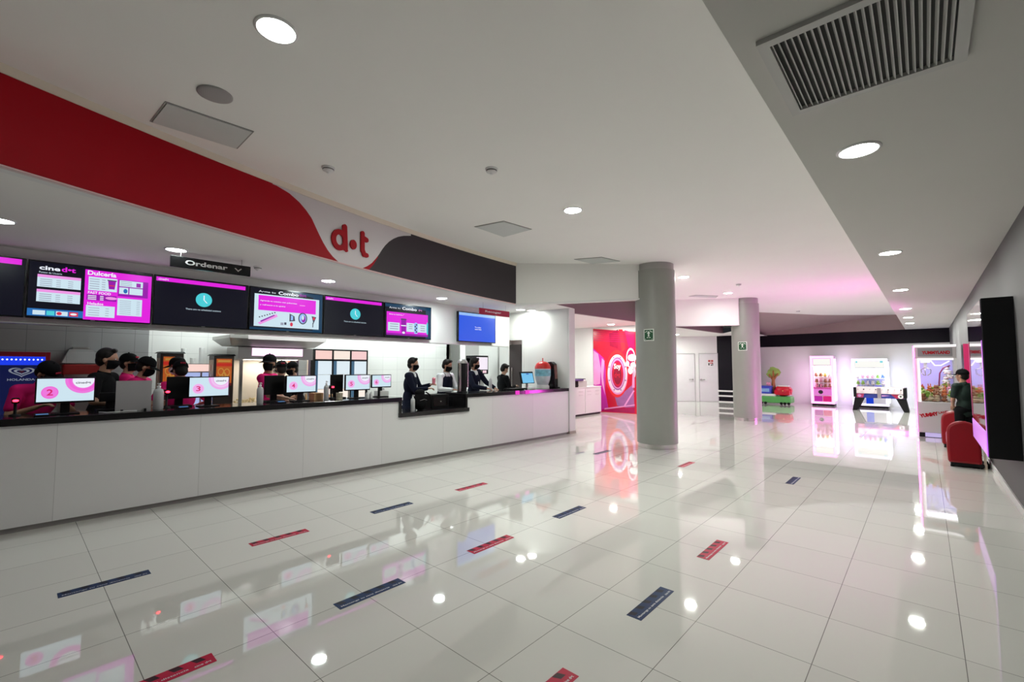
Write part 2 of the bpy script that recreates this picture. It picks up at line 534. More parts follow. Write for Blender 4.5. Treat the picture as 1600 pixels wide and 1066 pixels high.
def fdisk(s0, z0, rs, rz, o1=0.02, inner=None, n=36):
    pa = [(s0 + rs * math.cos(2 * PI * i / n), z0 + rz * math.sin(2 * PI * i / n)) for i in range(n)]
    if inner is None:
        m.add([fpt(s, z, o1) for s, z in pa] + [fpt(s, z, 0) for s, z in pa], [tuple(range(n))] + [(i, i + n, (i + 1) % n + n, (i + 1) % n) for i in range(n)])
    else:
        pb = [(s0 + (rs - inner) * math.cos(2 * PI * i / n), z0 + (rz - inner) * math.sin(2 * PI * i / n)) for i in range(n)]
        m.add([fpt(s, z, o1) for s, z in pa] + [fpt(s, z, 0) for s, z in pa] + [fpt(s, z, o1) for s, z in pb] + [fpt(s, z, 0) for s, z in pb],
              [(i, (i + 1) % n, (i + 1) % n + 2 * n, i + 2 * n) for i in range(n)] + [(i, i + n, (i + 1) % n + n, (i + 1) % n) for i in range(n)] +
              [(i + 2 * n, (i + 1) % n + 2 * n, (i + 1) % n + 3 * n, i + 3 * n) for i in range(n)])


def fstroke(p, q, w, o1=0.0205):
    p = fhit(*p); q = fhit(*q)
    for c in (p, q): fdisk(c[0], c[1], w, w, o1)
    dx, dz = q[0] - p[0], q[1] - p[1]; L = math.hypot(dx, dz); nx, nz = -dz / L * w, dx / L * w
    pts = [(p[0] + nx, p[1] + nz), (q[0] + nx, q[1] + nz), (q[0] - nx, q[1] - nz), (p[0] - nx, p[1] - nz)]
    m.add([fpt(s, z, o1 + .0005) for s, z in pts] + [fpt(s, z, 0) for s, z in pts], [(0, 1, 2, 3)] + [(i, i + 4, (i + 1) % 4 + 4, (i + 1) % 4) for i in range(4)])


a = fhit(516, 375); b = fhit(541, 376); c1 = fhit(529, 358.5); c2 = fhit(531, 392)
dr = fhit(529.5, 375)
fdisk(dr[0], dr[1], (b[0] - a[0]) / 2, (c1[1] - c2[1]) / 2, 0.02, inner=(b[0] - a[0]) * 0.27)
wst = (fhit(541, 370)[0] - fhit(534, 370)[0]) / 2
fstroke((537.5, 355), (538.5, 388), wst)
fstroke((538.5, 384), (540.6, 392), wst * .5)
dd = fhit(551, 382.5); fdisk(dd[0], dd[1], wst * 1.5, (fhit(551, 375)[1] - fhit(551, 390)[1]) / 2)
fstroke((565.5, 365), (565.5, 392), wst * .9)
fstroke((566, 392), (568, 398), wst * .9); fstroke((568, 398), (572, 399.5), wst * .85)
fstroke((566, 372), (571.5, 375.5), wst * .95)
tag(m.build('fascia_letters', M_red), 'raised red letters d dot t on the white drop of the curved fascia', 'letters')

# ceiling over the order area and the kitchen
m = MB()
vs = []
for x, y in FC: vs += [(x - .11, y, ZO), (-10.9, y, ZO)]
m.add(vs, [(2 * i, 2 * i + 2, 2 * i + 3, 2 * i + 1) for i in range(n - 1)])
m.quad((-5.85, 6.6, ZO), (-6.15, 9.0, ZO), (-10.9, 9.0, ZO), (-10.9, 6.6, ZO))
struct('ceiling_order', m, M_ceil, fix=False)
# menu wall band, kitchen walls
struct('wall_menu', MB().box(-7.98, -4.5, 2.09, -7.85, 8.56, ZO + .02), M_white)
struct('trim_5', MB().box(-7.99, -4.5, 2.075, -7.83, 8.5, 2.092), M_alu)
struct('wall_kitchen_shaded', MB().box(-9.7, -4.5, 0, -9.45, 1.53, ZO), M_tileshade)
struct('wall_kitchen_white', MB().box(-9.9, 1.53, 0, -9.6, 8.05, ZO), M_tilewhite)
struct('wall_passage', MB().box(-10.9, 8.05, 0, -10.7, 9.2, ZO), mat('beige_wall', (0.50, 0.48, 0.44), .6))
struct('wall_passage_left', MB().box(-10.8, 7.95, 0, -9.6, 8.05, ZO), M_white)
m = MB().box(-9.1, 8.0, 0, -8.9, 8.54, ZO)
struct('wall_dispenser', m, M_white)
# end wall with the dark door
m = MB()
eA = Vector((-8.9, 8.50, 0)); eB = Vector((-6.26, 8.88, 0)); ed = (eB - eA).normalized(); en = Vector((-ed.y, ed.x, 0))


def ewall(m, s0, s1, z0, z1, d0, d1, mi=0):
    c = [eA + ed * s0 + en * d0, eA + ed * s1 + en * d0, eA + ed * s1 + en * d1, eA + ed * s0 + en * d1]
    m.hexa([(p.x, p.y, z0) for p in c], [(p.x, p.y, z1) for p in c], mi)


def es(px):
    d = W(px, 560)
    # intersection of sight line with end wall line
    t = (eA.x * d[1] - eA.y * d[0]) / (-(ed.x * d[1] - ed.y * d[0]))
    return t


s0, s1, sE = es(795), es(816), (eB - eA).length
ewall(m, 0, s0, 0, ZO, 0, .14); ewall(m, s1, sE, 0, ZO, 0, .14); ewall(m, s0, s1, 2.25, ZO, 0, .14)
struct('wall_end', m, M_white)
m = MB(); ewall(m, s1, s1 + .05, 0, 2.30, -.015, 0); ewall(m, s0 - .05, s1 + .05, 2.25, 2.30, -.015, -.0005); ewall(m, s0 - .05, s0, 0, 2.25, -.015, 0)
struct('trim_7', m, M_plasticwhite)
m = MB(); ewall(m, es(778), es(780), 0, 2.3, -.012, 0); struct('trim_6', m, M_steel2)
dr_ = thing('door_1', 'dark wooden door half open in the end wall', 'door'); dr_['kind'] = 'structure'
m = MB(); ewall(m, s0 - .02, s1 - .05, 0, 2.14, .03, .07); o = m.build('leaf', mat('dark_wood', (0.035, 0.025, 0.025), .4), dr_)
m = MB(); ewall(m, s0 + .08, s0 + .10, .8, 1.55, .005, .028); m.build('door_handle', M_steel, o)
m = MB(); ewall(m, s0, s1, 0, 2.25, .10, .13); struct('wall_corridor', m, mat('pinkish_corridor', (0.62, 0.50, 0.48), .6))
m = MB()
m.box(-6.40, 8.885, 0, -6.22, 9.12, 2.97)
struct('trim_8', m, M_white)
struct('baseboard_end', MB().box(-6.41, 8.87, 0, -6.21, 9.13, 0.06), mat('beige_base', (.45, .40, .34), .4))

# white bulkheads hanging from the lobby ceiling in a zigzag that meets the columns
BK = [(-5.89, 6.60, 2.80), (-4.02, 8.42, 2.93), (-3.98, 9.05, 2.9), (-5.75, 13.35, 2.83), (-4.0, 14.35, 2.82), (-4.0, 15.15, 2.85), (-4.75, 18.2, 2.86)]
m = MB(); T = .12
for (x0, y0, z0), (x1, y1, z1) in zip(BK, BK[1:]):
    m.hexa([(x0, y0, z0), (x1, y1, z1), (x1 - .08, y1 + .08, z1), (x0 - .08, y0 + .08, z0)],
           [(x0, y0, ZC), (x1, y1, ZC), (x1 - .08, y1 + .08, ZC), (x0 - .08, y0 + .08, ZC)])
struct('ceiling_bulkhead', m, M_ceil)
m = MB()
for (x0, y0, z0), (x1, y1, z1) in ((BK[0], BK[1]), (BK[3], BK[4])):
    m.hexa([(x0 + .02, y0 - .02, z0 - .03), (x1 + .02, y1 - .02, z1 - .03), (x1 - .1, y1 + .1, z1 - .03), (x0 - .1, y0 + .1, z0 - .03)],
           [(x0 + .02, y0 - .02, z0), (x1 + .02, y1 - .02, z1), (x1 - .1, y1 + .1, z1), (x0 - .1, y0 + .1, z0)])
struct('trim_9', m, M_white)
# sloping end of the lobby ceiling above the black band
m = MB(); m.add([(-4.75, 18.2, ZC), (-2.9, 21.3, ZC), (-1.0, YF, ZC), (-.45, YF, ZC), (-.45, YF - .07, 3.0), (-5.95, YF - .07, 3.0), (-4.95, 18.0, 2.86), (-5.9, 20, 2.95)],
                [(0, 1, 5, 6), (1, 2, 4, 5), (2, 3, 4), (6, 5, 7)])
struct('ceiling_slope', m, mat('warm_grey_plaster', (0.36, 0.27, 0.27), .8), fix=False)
# mauve fascia over the side lounge, and that lounge's low ceiling
MV = [atz(p, q, 2.97) for p, q in ((829, 480), (860, 486), (894, 492), (992, 505), (1057, 512.5), (1130, 521))]
MVL = [MV[0], MV[-1]]
m = MB()
for a, b in zip(MVL, MVL[1:]):
    m.hexa([a, b, b + Vector((-.1, 0, 0)), a + Vector((-.1, 0, 0))], [p + Vector((0, 0, ZC - 2.97)) for p in (a, b, b + Vector((-.1, 0, 0)), a + Vector((-.1, 0, 0)))])
struct('wall_mauve_fascia', m, M_mauve)
m = MB(); m.quad(MVL[0] + Vector((-.01, 0, .004)), MVL[1] + Vector((-.01, 0, .004)), (-5.9, 21.9, 2.974), (-13, 21.9, 2.974), (-13, 8.9, 2.974))
m.quad(MVL[1], (-5.2, 18.5, 2.974), (-5.2, 22.9, 2.974), (-6.2, 22.9, 2.974))
struct('ceiling_lounge', m, M_ceil, fix=False)
# walls of the lounge
m = MB(); m.hexa([(-13, 13.65, 0), (-7.0, 14.13, 0), (-7.0, 14.25, 0), (-13, 13.8, 0)], [(-13, 13.65, 2.97), (-7.0, 14.13, 2.97), (-7.0, 14.25, 2.97), (-13, 13.8, 2.97)])
struct('wall_lounge', m, M_white)
m = MB(); m.hexa([(-10.6, 19.45, 0), (-6.98, 21.6, 0), (-7.05, 21.75, 0), (-10.7, 19.6, 0)], [(-10.6, 19.45, 2.97), (-6.98, 21.6, 2.97), (-7.05, 21.75, 2.97), (-10.7, 19.6, 2.97)])
struct('wall_doors', m, M_white)
m = MB(); m.box(-7.0, 21.6, 0, -5.7, 21.75, 2.97); m.box(-5.85, 21.7, 0, -5.7, YF, 2.97)
struct('wall_black', m, M_blackwall)
m = MB(); m.box(-6.98, 21.55, .24, -5.75, 21.59, .31); m.box(-6.98, 21.55, .46, -5.75, 21.59, .53); m.box(-6.98, 21.57, 0, -5.75, 21.60, .04)
struct('trim_10', m, M_white)
struct('wall_lounge_side', MB().box(-13, 8.9, 0, -12.9, 21.9, 2.97), M_white)
struct('wall_lounge_south', MB().box(-12.9, 9.02, 0, -6.42, 9.12, 2.97), M_white)

# two flush doors in the far lounge wall
dv = (Vector((-6.98, 21.6, 0)) - Vector((-10.6, 19.45, 0))).normalized(); dn = Vector((dv.y, -dv.x, 0)); dA = Vector((-10.6, 19.45, 0))


def ds(px):
    d = W(px, 590); return (dA.x * d[1] - dA.y * d[0]) / (-(dv.x * d[1] - dv.y * d[0]))


def dbox(m, a, b, z0, z1, d0, d1, mi=0):
    c = [dA + dv * a + dn * d0, dA + dv * b + dn * d0, dA + dv * b + dn * d1, dA + dv * a + dn * d1]
    m.hexa([(p.x, p.y, z0) for p in c], [(p.x, p.y, z1) for p in c], mi)


for k, (pa, pb, hpx) in enumerate([(1052, 1085, 1082), (1093, 1121, 1095)]):
    a, b = ds(pa), ds(pb)
    m = MB(); dbox(m, a, b, .01, 2.16, .006, .03)
    dd_ = struct('door_%d' % (k + 2), m, mat('door_white_%d' % k, (.72, .72, .73), .4))
    m = MB(); dbox(m, a - .03, a, 0, 2.2, .0, .04); dbox(m, b, b + .03, 0, 2.2, 0, .04); dbox(m, a, b, 2.165, 2.2, 0, .045)
    m.build('door_frame', mat('frame_grey_%d' % k, (.50, .50, .50), .4), dd_)
    h = ds(hpx); m = MB(); c = dA + dv * h + dn * .05
    m.cyl(c + Vector((0, 0, 1.0)), c + Vector((0, 0, 1.0)) + dn * .04, .035); q = c + Vector((0, 0, 1.0)) + dn * .04
    m.tube([q, q + dv * (-.16 if k == 0 else .16)], .014)
    m.build('door_handle', M_steel2, dd_)
# small notice on the right-hand door
m = MB(); c0 = dA + dv * ds(1106) + dn * .032 + Vector((0, 0, 1.60))
D = Draw(m, c0, dv, (0, 0, 1)); D.rect(0, 0, .26, .32, 0, 0.5)
for i, (u, v, w, h_, mi) in enumerate([(.02, .2, .1, .09, 1), (.14, .2, .1, .09, 1), (.03, .04, .05, .11, 2), (.13, .03, .05, .06, 2), (.2, .03, .03, .12, 2), (.1, .12, .13, .05, 1)]):
    D.rect(u, v, u + w, v + h_, mi, 1)
tag(m.build('door_notice', [M_plasticwhite, mat('notice_red', (.5, .08, .08), .5, var=0), M_matblack]), 'small white notice with red and black marks on the right-hand white door', 'sign')

# ================================================================== COLUMNS
M_ring = mat('ring_steel', (.66, .64, .62), .22, metal=.9, var=.05)


def column(name, x, y, r, label, topcollar, sign_px, sign_py):
    t = thing(name, label, 'column', (x, y, 0)); t['kind'] = 'structure'
    m = MB(); m.lathe([(r, .09), (r, topcollar)], n=64); m.build('shaft', M_col, t)
    m = MB(); m.lathe([(r - .015, 0), (r - .015, .09)], n=64); m.build('base_ring', M_ring, t)
    m = MB(); m.lathe([(r - .02, topcollar), (r - .02, ZC)], n=64); m.build('top_ring', mat('column_cap', (.36, .35, .34), .35, metal=.3), t)
    return t


column('column', -3.96, 8.64, .385, 'thick round grey column with steel foot ring, the nearer of the two', 3.47, 0, 0)
column('column', -3.94, 14.75, .378, 'round grey column with steel foot ring, farther away and lit pink', 3.44, 0, 0)


def evac(cx, cy, r, px, py, w, h, label):
    """sign bent round the column"""
    al = math.atan2(*W(px, py)[:2])
    # angle on the column whose sight line passes px
    best = None
    for i in range(720):
        th = -PI + 2 * PI * i / 720
        p = Vector((cx + r * math.sin(th), cy - r * math.cos(th)))
        # facing camera
        if p.x * math.sin(th) - p.y * math.cos(th) > 0: continue
        e = abs(math.atan2(p.x, p.y) - al)
        if best is None or e < best[0]: best = (e, th, p)
    th0 = best[1]; p = best[2]; d = W(px, py); zc = EYE + d[2] * p.length / math.hypot(d[0], d[1])
    m = MB()

    def P(u, v, l): a = th0 + u / r; rr = r + .003 + l * .0015; return (cx + rr * math.sin(a), cy - rr * math.cos(a), zc + v)

    def rect(u0, v0, u1, v1, mi, l):
        k = 8
        for i in range(k):
            a, b = u0 + (u1 - u0) * i / k, u0 + (u1 - u0) * (i + 1) / k
            m.add([P(a, v0, l), P(b, v0, l), P(b, v1, l), P(a, v1, l)], [(0, 1, 2, 3)], mi)
    rect(-w / 2, -h / 2, w / 2, h / 2, 0, 0)
    rect(-w * .42, -h * .43, w * .42, h * .43, 1, 1)
    def poly(pts, mi, l): m.add([P(u * w, v * h, l) for u, v in pts], [tuple(range(len(pts)))], mi)
    poly([(-.16, .12), (.16, .12), (0, .34)], 0, 2)               # arrow head
    poly([(-.07, -.14), (.07, -.14), (.07, .13), (-.07, .13)], 0, 2.1)
    for sgn in (-1, 1):                                           # curved line of writing at the top
        poly([(sgn * .12, .30), (sgn * .36, .19), (sgn * .36, .25), (sgn * .12, .37)][::sgn], 0, 2)
    poly([(-.18, -.26), (.18, -.26), (.18, -.19), (-.18, -.19)], 0, 2)
    poly([(-.34, -.38), (.34, -.38), (.34, -.31), (-.34, -.31)], 0, 2)
    o = m.build('evacuation_sign', [mat('sign_white', (.75, .80, .74), .4, var=0), mat('sign_green', (.008, .085, .03), .35, var=0)], fix=False)
    tag(o, label, 'sign')


evac(-3.96, 8.64, .385, 1013.5, 523.5, .20, .23, 'green and white evacuation sign with an upward arrow on the nearer column')
evac(-3.94, 14.75, .378, 1160, 541, .24, .26, 'green and white evacuation sign on the farther pink-lit column')


# ================================================================== CEILING FITTINGS
def downlight(x, y, z, label, group, lens=M_lamp, r=.105):
    t = thing('downlight', label, 'ceiling light', (x, y, z), 0, group)
    m = MB(); m.lathe([(r + .018, 0), (r + .018, -.004), (r + .006, -.010), (r, -.010), (r, 0)], n=40); m.build('trim_ring', M_plasticwhite, t)
    m = MB(); m.lathe([(r, -.003), (r * .7, -.008), (0.001, -.009)], n=40); m.build('lens', lens, t)
    return t


main = [(-2.83, 1.00, 0.30, 'round lit downlight at the top left of the lobby ceiling, the largest of its row'),
        (-3.31, 4.83, 2.9, 'round lit downlight in the lobby ceiling between the round detector and the nearer column'),
        (-3.97, 10.17, 2.9, 'round lit downlight just to the right of the nearer column top'),
        (-3.94, 13.20, .75, 'round lit downlight just in front of the farther column top')]
for x, y, k_, l in main: downlight(x, y, ZC, l, 'downlights in the high lobby ceiling', lamp_mat(k_))
ord_ = ['nearest the grille', 'second from the grille', 'third from the grille', 'fourth from the grille', 'fifth from the grille', 'farthest from the grille']
for (x, y), w, k_ in zip([(-.27, 3.72), (-.27, 7.38), (-.28, 11.10), (-.30, 14.75), (-.30, 17.37), (-.31, 19.67)], ord_, (.32, 1.1, 1.7, 2.2, 3.2, 4.5)):
    downlight(x, y, ZS, 'round lit downlight in the low right-hand ceiling, ' + w, 'downlights in the low right-hand ceiling', lamp_mat(k_))
# the same rows carry on behind the camera
for x, y, z in [(-2.4, -2.8, ZC), (-.27, -.2, ZS), (-.27, -3.2, ZS)]:
    downlight(x, y, z, 'round downlight behind the viewer', 'downlights behind the viewer', M_lamp_back)
for x, y, l in [(-6.48, -.12, 'round lit downlight over the counter at the left edge of the picture'), (-6.56, 1.28, 'round lit downlight above the black Ordenar sign'),
                (-7.12, 3.42, 'round lit downlight above the middle menu screens'), (-7.21, 5.84, 'round lit downlight left of the Recoger sign'),
                (-7.24, 8.30, 'round lit downlight right of the Recoger sign'), (-7.16, 8.62, 'round lit downlight near the top of the end wall')]:
    downlight(x, y, ZO, l, 'downlights over the service counter', (M_lamp_order if 2 < y < 8 else lamp_mat(.55) if y > 8 else M_lamp_dim), r=.10)
downlight(-6.48, -2.6, ZO, 'round downlight behind the viewer', 'downlights behind the viewer', M_lamp_back)
for x, y, l in [(-7.60, 13.25, 'round lit downlight in front of the red mural'), (-7.9, 19.3, 'round lit downlight above the two white doors'),
                (-9.8, 11.5, 'round downlight over the white cabinets'), (-10.5, 17.5, 'round downlight deep in the side lounge')]:
    downlight(x, y, 2.972, l, 'downlights in the side lounge', lamp_mat(2.4))

# return-air grille
g = thing('return_air_grille', 'large grey slatted return-air grille in the low right-hand ceiling', 'vent', (0, 0, ZS))
x0, x1, y0, y1 = -.50, .20, 2.16, 2.92
m = MB(); m.box(x0 + .04, y0 + .04, -.002, x1 - .04, y1 - .04, -.001); m.build('backing', M_duct, g)
m = MB()
for a in ((x0, y0, x1, y0 + .045), (x0, y1 - .045, x1, y1), (x0, y0 + .045, x0 + .045, y1 - .045), (x1 - .045, y0 + .045, x1, y1 - .045)): m.box(a[0], a[1], -.022, a[2], a[3], 0)
m.build('frame', M_grille, g)
for i in range(25):
    x = x0 + .055 + (x1 - x0 - .11) * i / 24
    m = MB(); m.hexa([(x - .002, y0 + .045, -.018), (x + .002, y0 + .045, -.018), (x + .002, y1 - .045, -.018), (x - .002, y1 - .045, -.018)],
                     [(x - .010, y0 + .045, -.002), (x - .007, y0 + .045, -.002), (x - .007, y1 - .045, -.002), (x - .010, y1 - .045, -.002)])
    m.build('slat', M_grille, g)


def hatch(px, label, z=ZC):
    P = [atz(a, b, z) for a, b in px]
    t = thing('access_panel', label, 'ceiling panel', (0, 0, z))
    c = sum(P, Vector()) / 4
    m = MB()
    for i in range(4):
        a, b = P[i], P[(i + 1) % 4]; ai, bi = a + (c - a) * .035, b + (c - b) * .035
        m.hexa([(a.x, a.y, -.006), (b.x, b.y, -.006), (bi.x, bi.y, -.006), (ai.x, ai.y, -.006)], [(a.x, a.y, 0), (b.x, b.y, 0), (bi.x, bi.y, 0), (ai.x, ai.y, 0)])
    m.build('frame', mat('panel_joint', (.30, .29, .28), .8), t)
    m = MB(); Q = [p + (c - p) * .045 for p in P]
    m.hexa([(q.x, q.y, -.012) for q in Q], [(q.x, q.y, 0) for q in Q]); m.build('panel', mat('panel_grey', (.60, .62, .61), .7), t)


hatch([(258, 158), (234, 189), (371, 232), (397, 205)], 'rectangular grey access panel in the ceiling above the red fascia')
hatch([(787, 345), (741, 354), (787, 370), (831, 358)], 'square access panel in the middle of the lobby ceiling')
hatch([(940, 401.5), (897, 405), (925, 412), (969, 408)], 'access panel in the ceiling just left of the nearer column')
hatch([(1088, 461), (1076, 463), (1118, 465.5), (1122, 462.3)], 'access panel in the ceiling between the two columns')
p = atz(336, 147, ZC)
m = MB(); m.lathe([(.115, 0), (.115, -.008), (.10, -.014), (0.001, -.012)], n=40)
tag(m.build('ceiling_speaker', mat('speaker_grille', (.36, .34, .34), .7), loc=p), 'round grey speaker grille in the ceiling above the red fascia', 'speaker')


def detector(px, py, z, label, r=.06):
    p = atz(px, py, z)
    t = thing('smoke_detector', label, 'smoke detector', p)
    m = MB(); m.lathe([(r * 1.1, 0), (r * 1.1, -.012), (r, -.016)], n=28); m.build('base', M_plasticwhite, t)
    m = MB(); m.lathe([(r * .9, -.016), (r * .9, -.034), (r * .45, -.048), (r * .3, -.05), (r * .3, -.056), (.001, -.056)], n=28); m.build('sensor', M_plasticwhite, t)
    m = MB(); m.lathe([(r * .93, -.020), (r * .93, -.027)], n=28); m.build('slot', M_duct, t)


detector(513, 262, ZC, 'white smoke detector in the ceiling above the white drop of the fascia')
detector(768, 264, ZC, 'white smoke detector in the ceiling over the middle of the lobby')
detector(1154, 444, ZC, 'small detector in the ceiling above the farther column')
detector(1247, 486, ZC, 'small detector in the pink-lit far end of the ceiling')
detector(403, 417, ZO, 'small detector in the ceiling right of the Ordenar sign', .05)


# ================================================================== FLOOR STICKERS
ST = {'blue': mat('sticker_blue', (.008, .030, .10), .4, spec=.12, var=.02), 'bluedark': mat('sticker_blue_dark', (.006, .008, .02), .4, spec=.12, var=0),
      'red': mat('sticker_red', (.50, .006, .045), .4, spec=.12, var=.02), 'reddark': mat('sticker_red_dark', (.04, .006, .012), .4, spec=.12, var=0), 'ink': mat('sticker_ink', (.72, .72, .76), .4, var=0)}


def sticker(x, y, col, label):
    w, L = .10, .50
    t = thing('floor_sticker', label, 'floor sticker', (x, y, 0), 0, 'keep-your-distance strips on the floor')
    m = MB(); m.box(-w / 2, 0, 0.0003, w / 2, L, .0016)
    D = Draw(m, (-w / 2, 0, .0016), (1, 0, 0), (0, 1, 0), step=.0002)
    # slanted dark blocks along the far side
    for i in range(5):
        v = .01 + i * .098
        D.poly([(.002, v), (.045, v + .02), (.045, v + .062), (.002, v + .045)], 1, 1)
    m.build('strip', [ST[col], ST[col + 'dark']], t, fix=False)
    m = MB()
    D = Draw(m, (w / 2 - .012, .02, .0022), (0, 1, 0), (-1, 0, 0), step=.0002)
    D.text('Mantenga su sana distancia', 0, .004, .020, 0, w=.36, bold=.01)
    D.text('cine d•t', .385, .004, .018, 0, w=.075, bold=.01)
    m.build('lettering', ST['ink'], t, fix=False)


rows = [(-4.45, [(.29, 'blue', 'leftmost, nearest the viewer by the counter'), (1.49, 'red', 'second along the row by the counter'), (2.68, 'blue', 'third along the row by the counter'),
                 (3.88, 'red', 'fourth along the row by the counter'), (7.13, 'blue', 'farthest beside the counter')]),
        (-2.90, [(.31, 'red', 'bottom left, cut off'), (1.50, 'blue', 'second along the middle row'), (2.68, 'red', 'third along the middle row'),
                 (3.88, 'blue', 'fourth along the middle row'), (7.13, 'red', 'farthest in the middle row')]),
        (-1.405, [(1.50, 'red', 'bottom centre, cut off'), (2.68, 'blue', 'nearest whole one in right-hand row'), (3.87, 'red', 'third along the right-hand row'),
                  (7.08, 'blue', 'farthest in the right-hand row')])]
for x, lst in rows:
    for y, c_, l in lst: sticker(x, y, c_, '%s distancing strip stuck on the floor, %s' % ({'blue': 'dark blue', 'red': 'red'}[c_], l))

# ================================================================== SERVICE COUNTER
CR = -0.022
cnt = thing('service_counter', 'long white service counter with black stone worktop and a lowered bay', 'counter', (-6.40, 0, 0), CR)
YA, YB, LO0, LO1 = -4.4, 8.80, 4.27, 5.66
m = MB()
m.box(-.54, YA, .055, 0, LO0, 1.005); m.box(-.54, LO0, .055, 0, LO1, .755); m.box(-.54, LO1, .055, 0, YB, 1.005)
m.build('front_panel', M_panel, cnt)
m = MB(); m.box(-.52, YA, 0, -.035, YB, .055); m.build('kickboard', M_kick, cnt)
m = MB(); m.box(-.58, YA, 1.005, .035, LO0 + .02, 1.075); m.build('worktop', M_granite, cnt, bevel=.004)
m = MB(); m.box(-.58, LO1 - .02, 1.005, .035, YB, 1.075); m.build('worktop', M_granite, cnt, bevel=.004)
m = MB(); m.box(-.58, LO0 - .03, .752, .045, LO1 + .06, .822); m.build('lowered_worktop', M_granite, cnt, bevel=.004)
m = MB(); m.box(-.56, LO0 - .025, .822, .030, LO0 + .015, 1.005); m.build('side_cheek', M_granite, cnt)
m = MB(); m.box(-.56, LO1 - .015, .822, .030, LO1 + .025, 1.005); m.build('side_cheek', M_granite, cnt)
ZT1 = 1.075


def xc(y): return -6.40 + .022 * y     # counter front line


# ---- order screens on the counter
def arc_sc(D, cu, cv, r, mi_list):
    for i, (rr, mi) in enumerate(mi_list): D.ell(cu, cv, rr, rr, mi, 1 + i * .3)


def monitor(y0, y1, num, label, x=-6.6, ztop=1.445, tint=False, strong=False):
    w = y1 - y0; h = w * .585
    t = thing('order_monitor', label, 'monitor', (x, (y0 + y1) / 2, ZT1), 0, 'numbered order screens on the counter')
    zt = ztop - ZT1
    m = MB(); m.box(-.035, -w / 2, zt - h, 0, w / 2, zt); m.build('bezel', M_black, t, bevel=.004)
    m = MB(); D = Draw(m, (.0005, -w / 2 + .012, zt - h + .018), (0, 1, 0), (0, 0, 1), step=.0008)
    W_, H_ = w - .024, h - .030
    D.rect(0, 0, W_, H_, 0, 1)
    cu, cv, R = W_ * .80, H_ * .93, H_ * .60
    def clip(r, mi, l):
        pts = []
        for i in range(60):
            a = 2 * PI * i / 60
            pts.append((min(W_, cu + r * math.cos(a)), min(H_, cv + r * math.sin(a))))
        D.poly(pts, mi, l)
    clip(R, 1, 1.5); clip(R * .82, 2, 2); clip(R * .66, 1, 2.5); clip(R * .60, 3, 3)
    D.text('cined•t', cu - R * .42, H_ * .76, H_ * .10, 4, 4, w=R * .84, bold=.02)
    D.ell(W_ * .22, H_ * .40, H_ * .27, H_ * .27, 2, 2); D.ell(W_ * .22, H_ * .40, H_ * .24, H_ * .24, 1, 2.5)
    D.text(num, W_ * .22 - H_ * .10, H_ * .27, H_ * .27, 5, 4, w=H_ * .20, bold=.02)
    bg = E_pale
    m.build('display', [bg, em('pink_ring', (238, 170, 232) if not strong else (238, 120, 220), 1), em('pink_band', (240, 195, 240) if not strong else (240, 100, 215), 1),
                        E_white, E_dgrey, em('number_red', (214, 40, 110), 1)], t, fix=False)
    m = MB(); m.box(-.06, -.035, .012, -.036, .035, zt - h + .05); m.build('stand', M_matblack, t)
    m = MB(); m.box(-.13, -.11, 0, .04, .11, .012); m.build('foot', M_matblack, t, bevel=.003)
    return t


monitor(.185, .635, '2', 'wide order monitor showing a red number 2, leftmost on the counter', strong=True, ztop=1.455)
monitor(1.465, 1.905, '3', 'order monitor showing number 3 on the black counter')
monitor(2.60, 3.03, '4', 'order monitor showing number 4 on the black counter')
monitor(3.475, 3.90, '5', 'order monitor showing number 5, left of the pair')
monitor(3.925, 4.35 - .06, '6', 'order monitor showing number 6, right of the pair', ztop=1.44)


def terminal(x, y, rz, label, w=.30, h=.24, z=ZT1):
    """point-of-sale terminal seen from behind"""
    t = thing('register_terminal', label, 'cash register', (x, y, z), rz)
    m = MB(); m.box(-.10, -.12, 0, .10, .12, .02); m.build('base', M_matblack, t, bevel=.003)
    m = MB(); m.box(-.02, -.04, .02, .02, .04, .18); m.build('neck', M_matblack, t)
    m = MB(); m.box(.0, -w / 2, .10, .035, w / 2, .10 + h); m.build('housing', M_matblack, t, bevel=.006)
    m = MB(); m.box(-.004, -w / 2 + .015, .115, 0.0, w / 2 - .015, .085 + h); m.build('screen', em('pos_screen', (60, 70, 90), 1), t)
    return t


terminal(-6.85, .79, 0, 'low black register back beside the frosted acrylic sheet', w=.2, h=.10)
terminal(-6.82, 1.42, 0, 'square black register back beside the bright red scanner glow', w=.26, h=.27)
terminal(-6.82, 2.52, 0, 'square black register back in front of the worker facing left', w=.26, h=.27)
terminal(-6.82, 3.44, 0, 'narrow black register back behind the printed paper cup', w=.2, h=.27)

# grey acrylic sheet
t = thing('acrylic_screen', 'frosted grey acrylic sheet standing on the counter between screens 2 and 3', 'screen', (-6.55, .95, ZT1))
m = MB(); m.box(-.003, -.155, 0, .003, .155, .335); m.build('sheet', mat('frosted_acrylic', (.42, .42, .43), .25), t)
m = MB(); m.box(-.04, -.11, 0, .04, -.09, .02); m.box(-.04, .09, 0, .04, .11, .02); m.build('foot', M_matblack, t)


def gel(x, y, z, label, h=.24, r=.04, dark=False):
    t = thing('sanitizer_bottle', label, 'bottle', (x, y, z))
    m = MB(); m.lathe([(r * .9, 0), (r, .01), (r, h * .66), (r * .8, h * .76), (r * .32, h * .80), (r * .32, h * .84)], n=24); m.build('bottle', M_bottle, t)
    m = MB(); m.lathe([(r * .4, h * .82), (r * .4, h * .90), (r * .12, h * .90), (r * .12, h * .96), (r * .35, h * .965), (r * .35, h)], n=16)
    m.tube([(0, 0, h * .985), (r * 1.1, 0, h * .985), (r * 1.25, 0, h * .94)], r * .12); m.build('pump', M_plasticwhite, t)


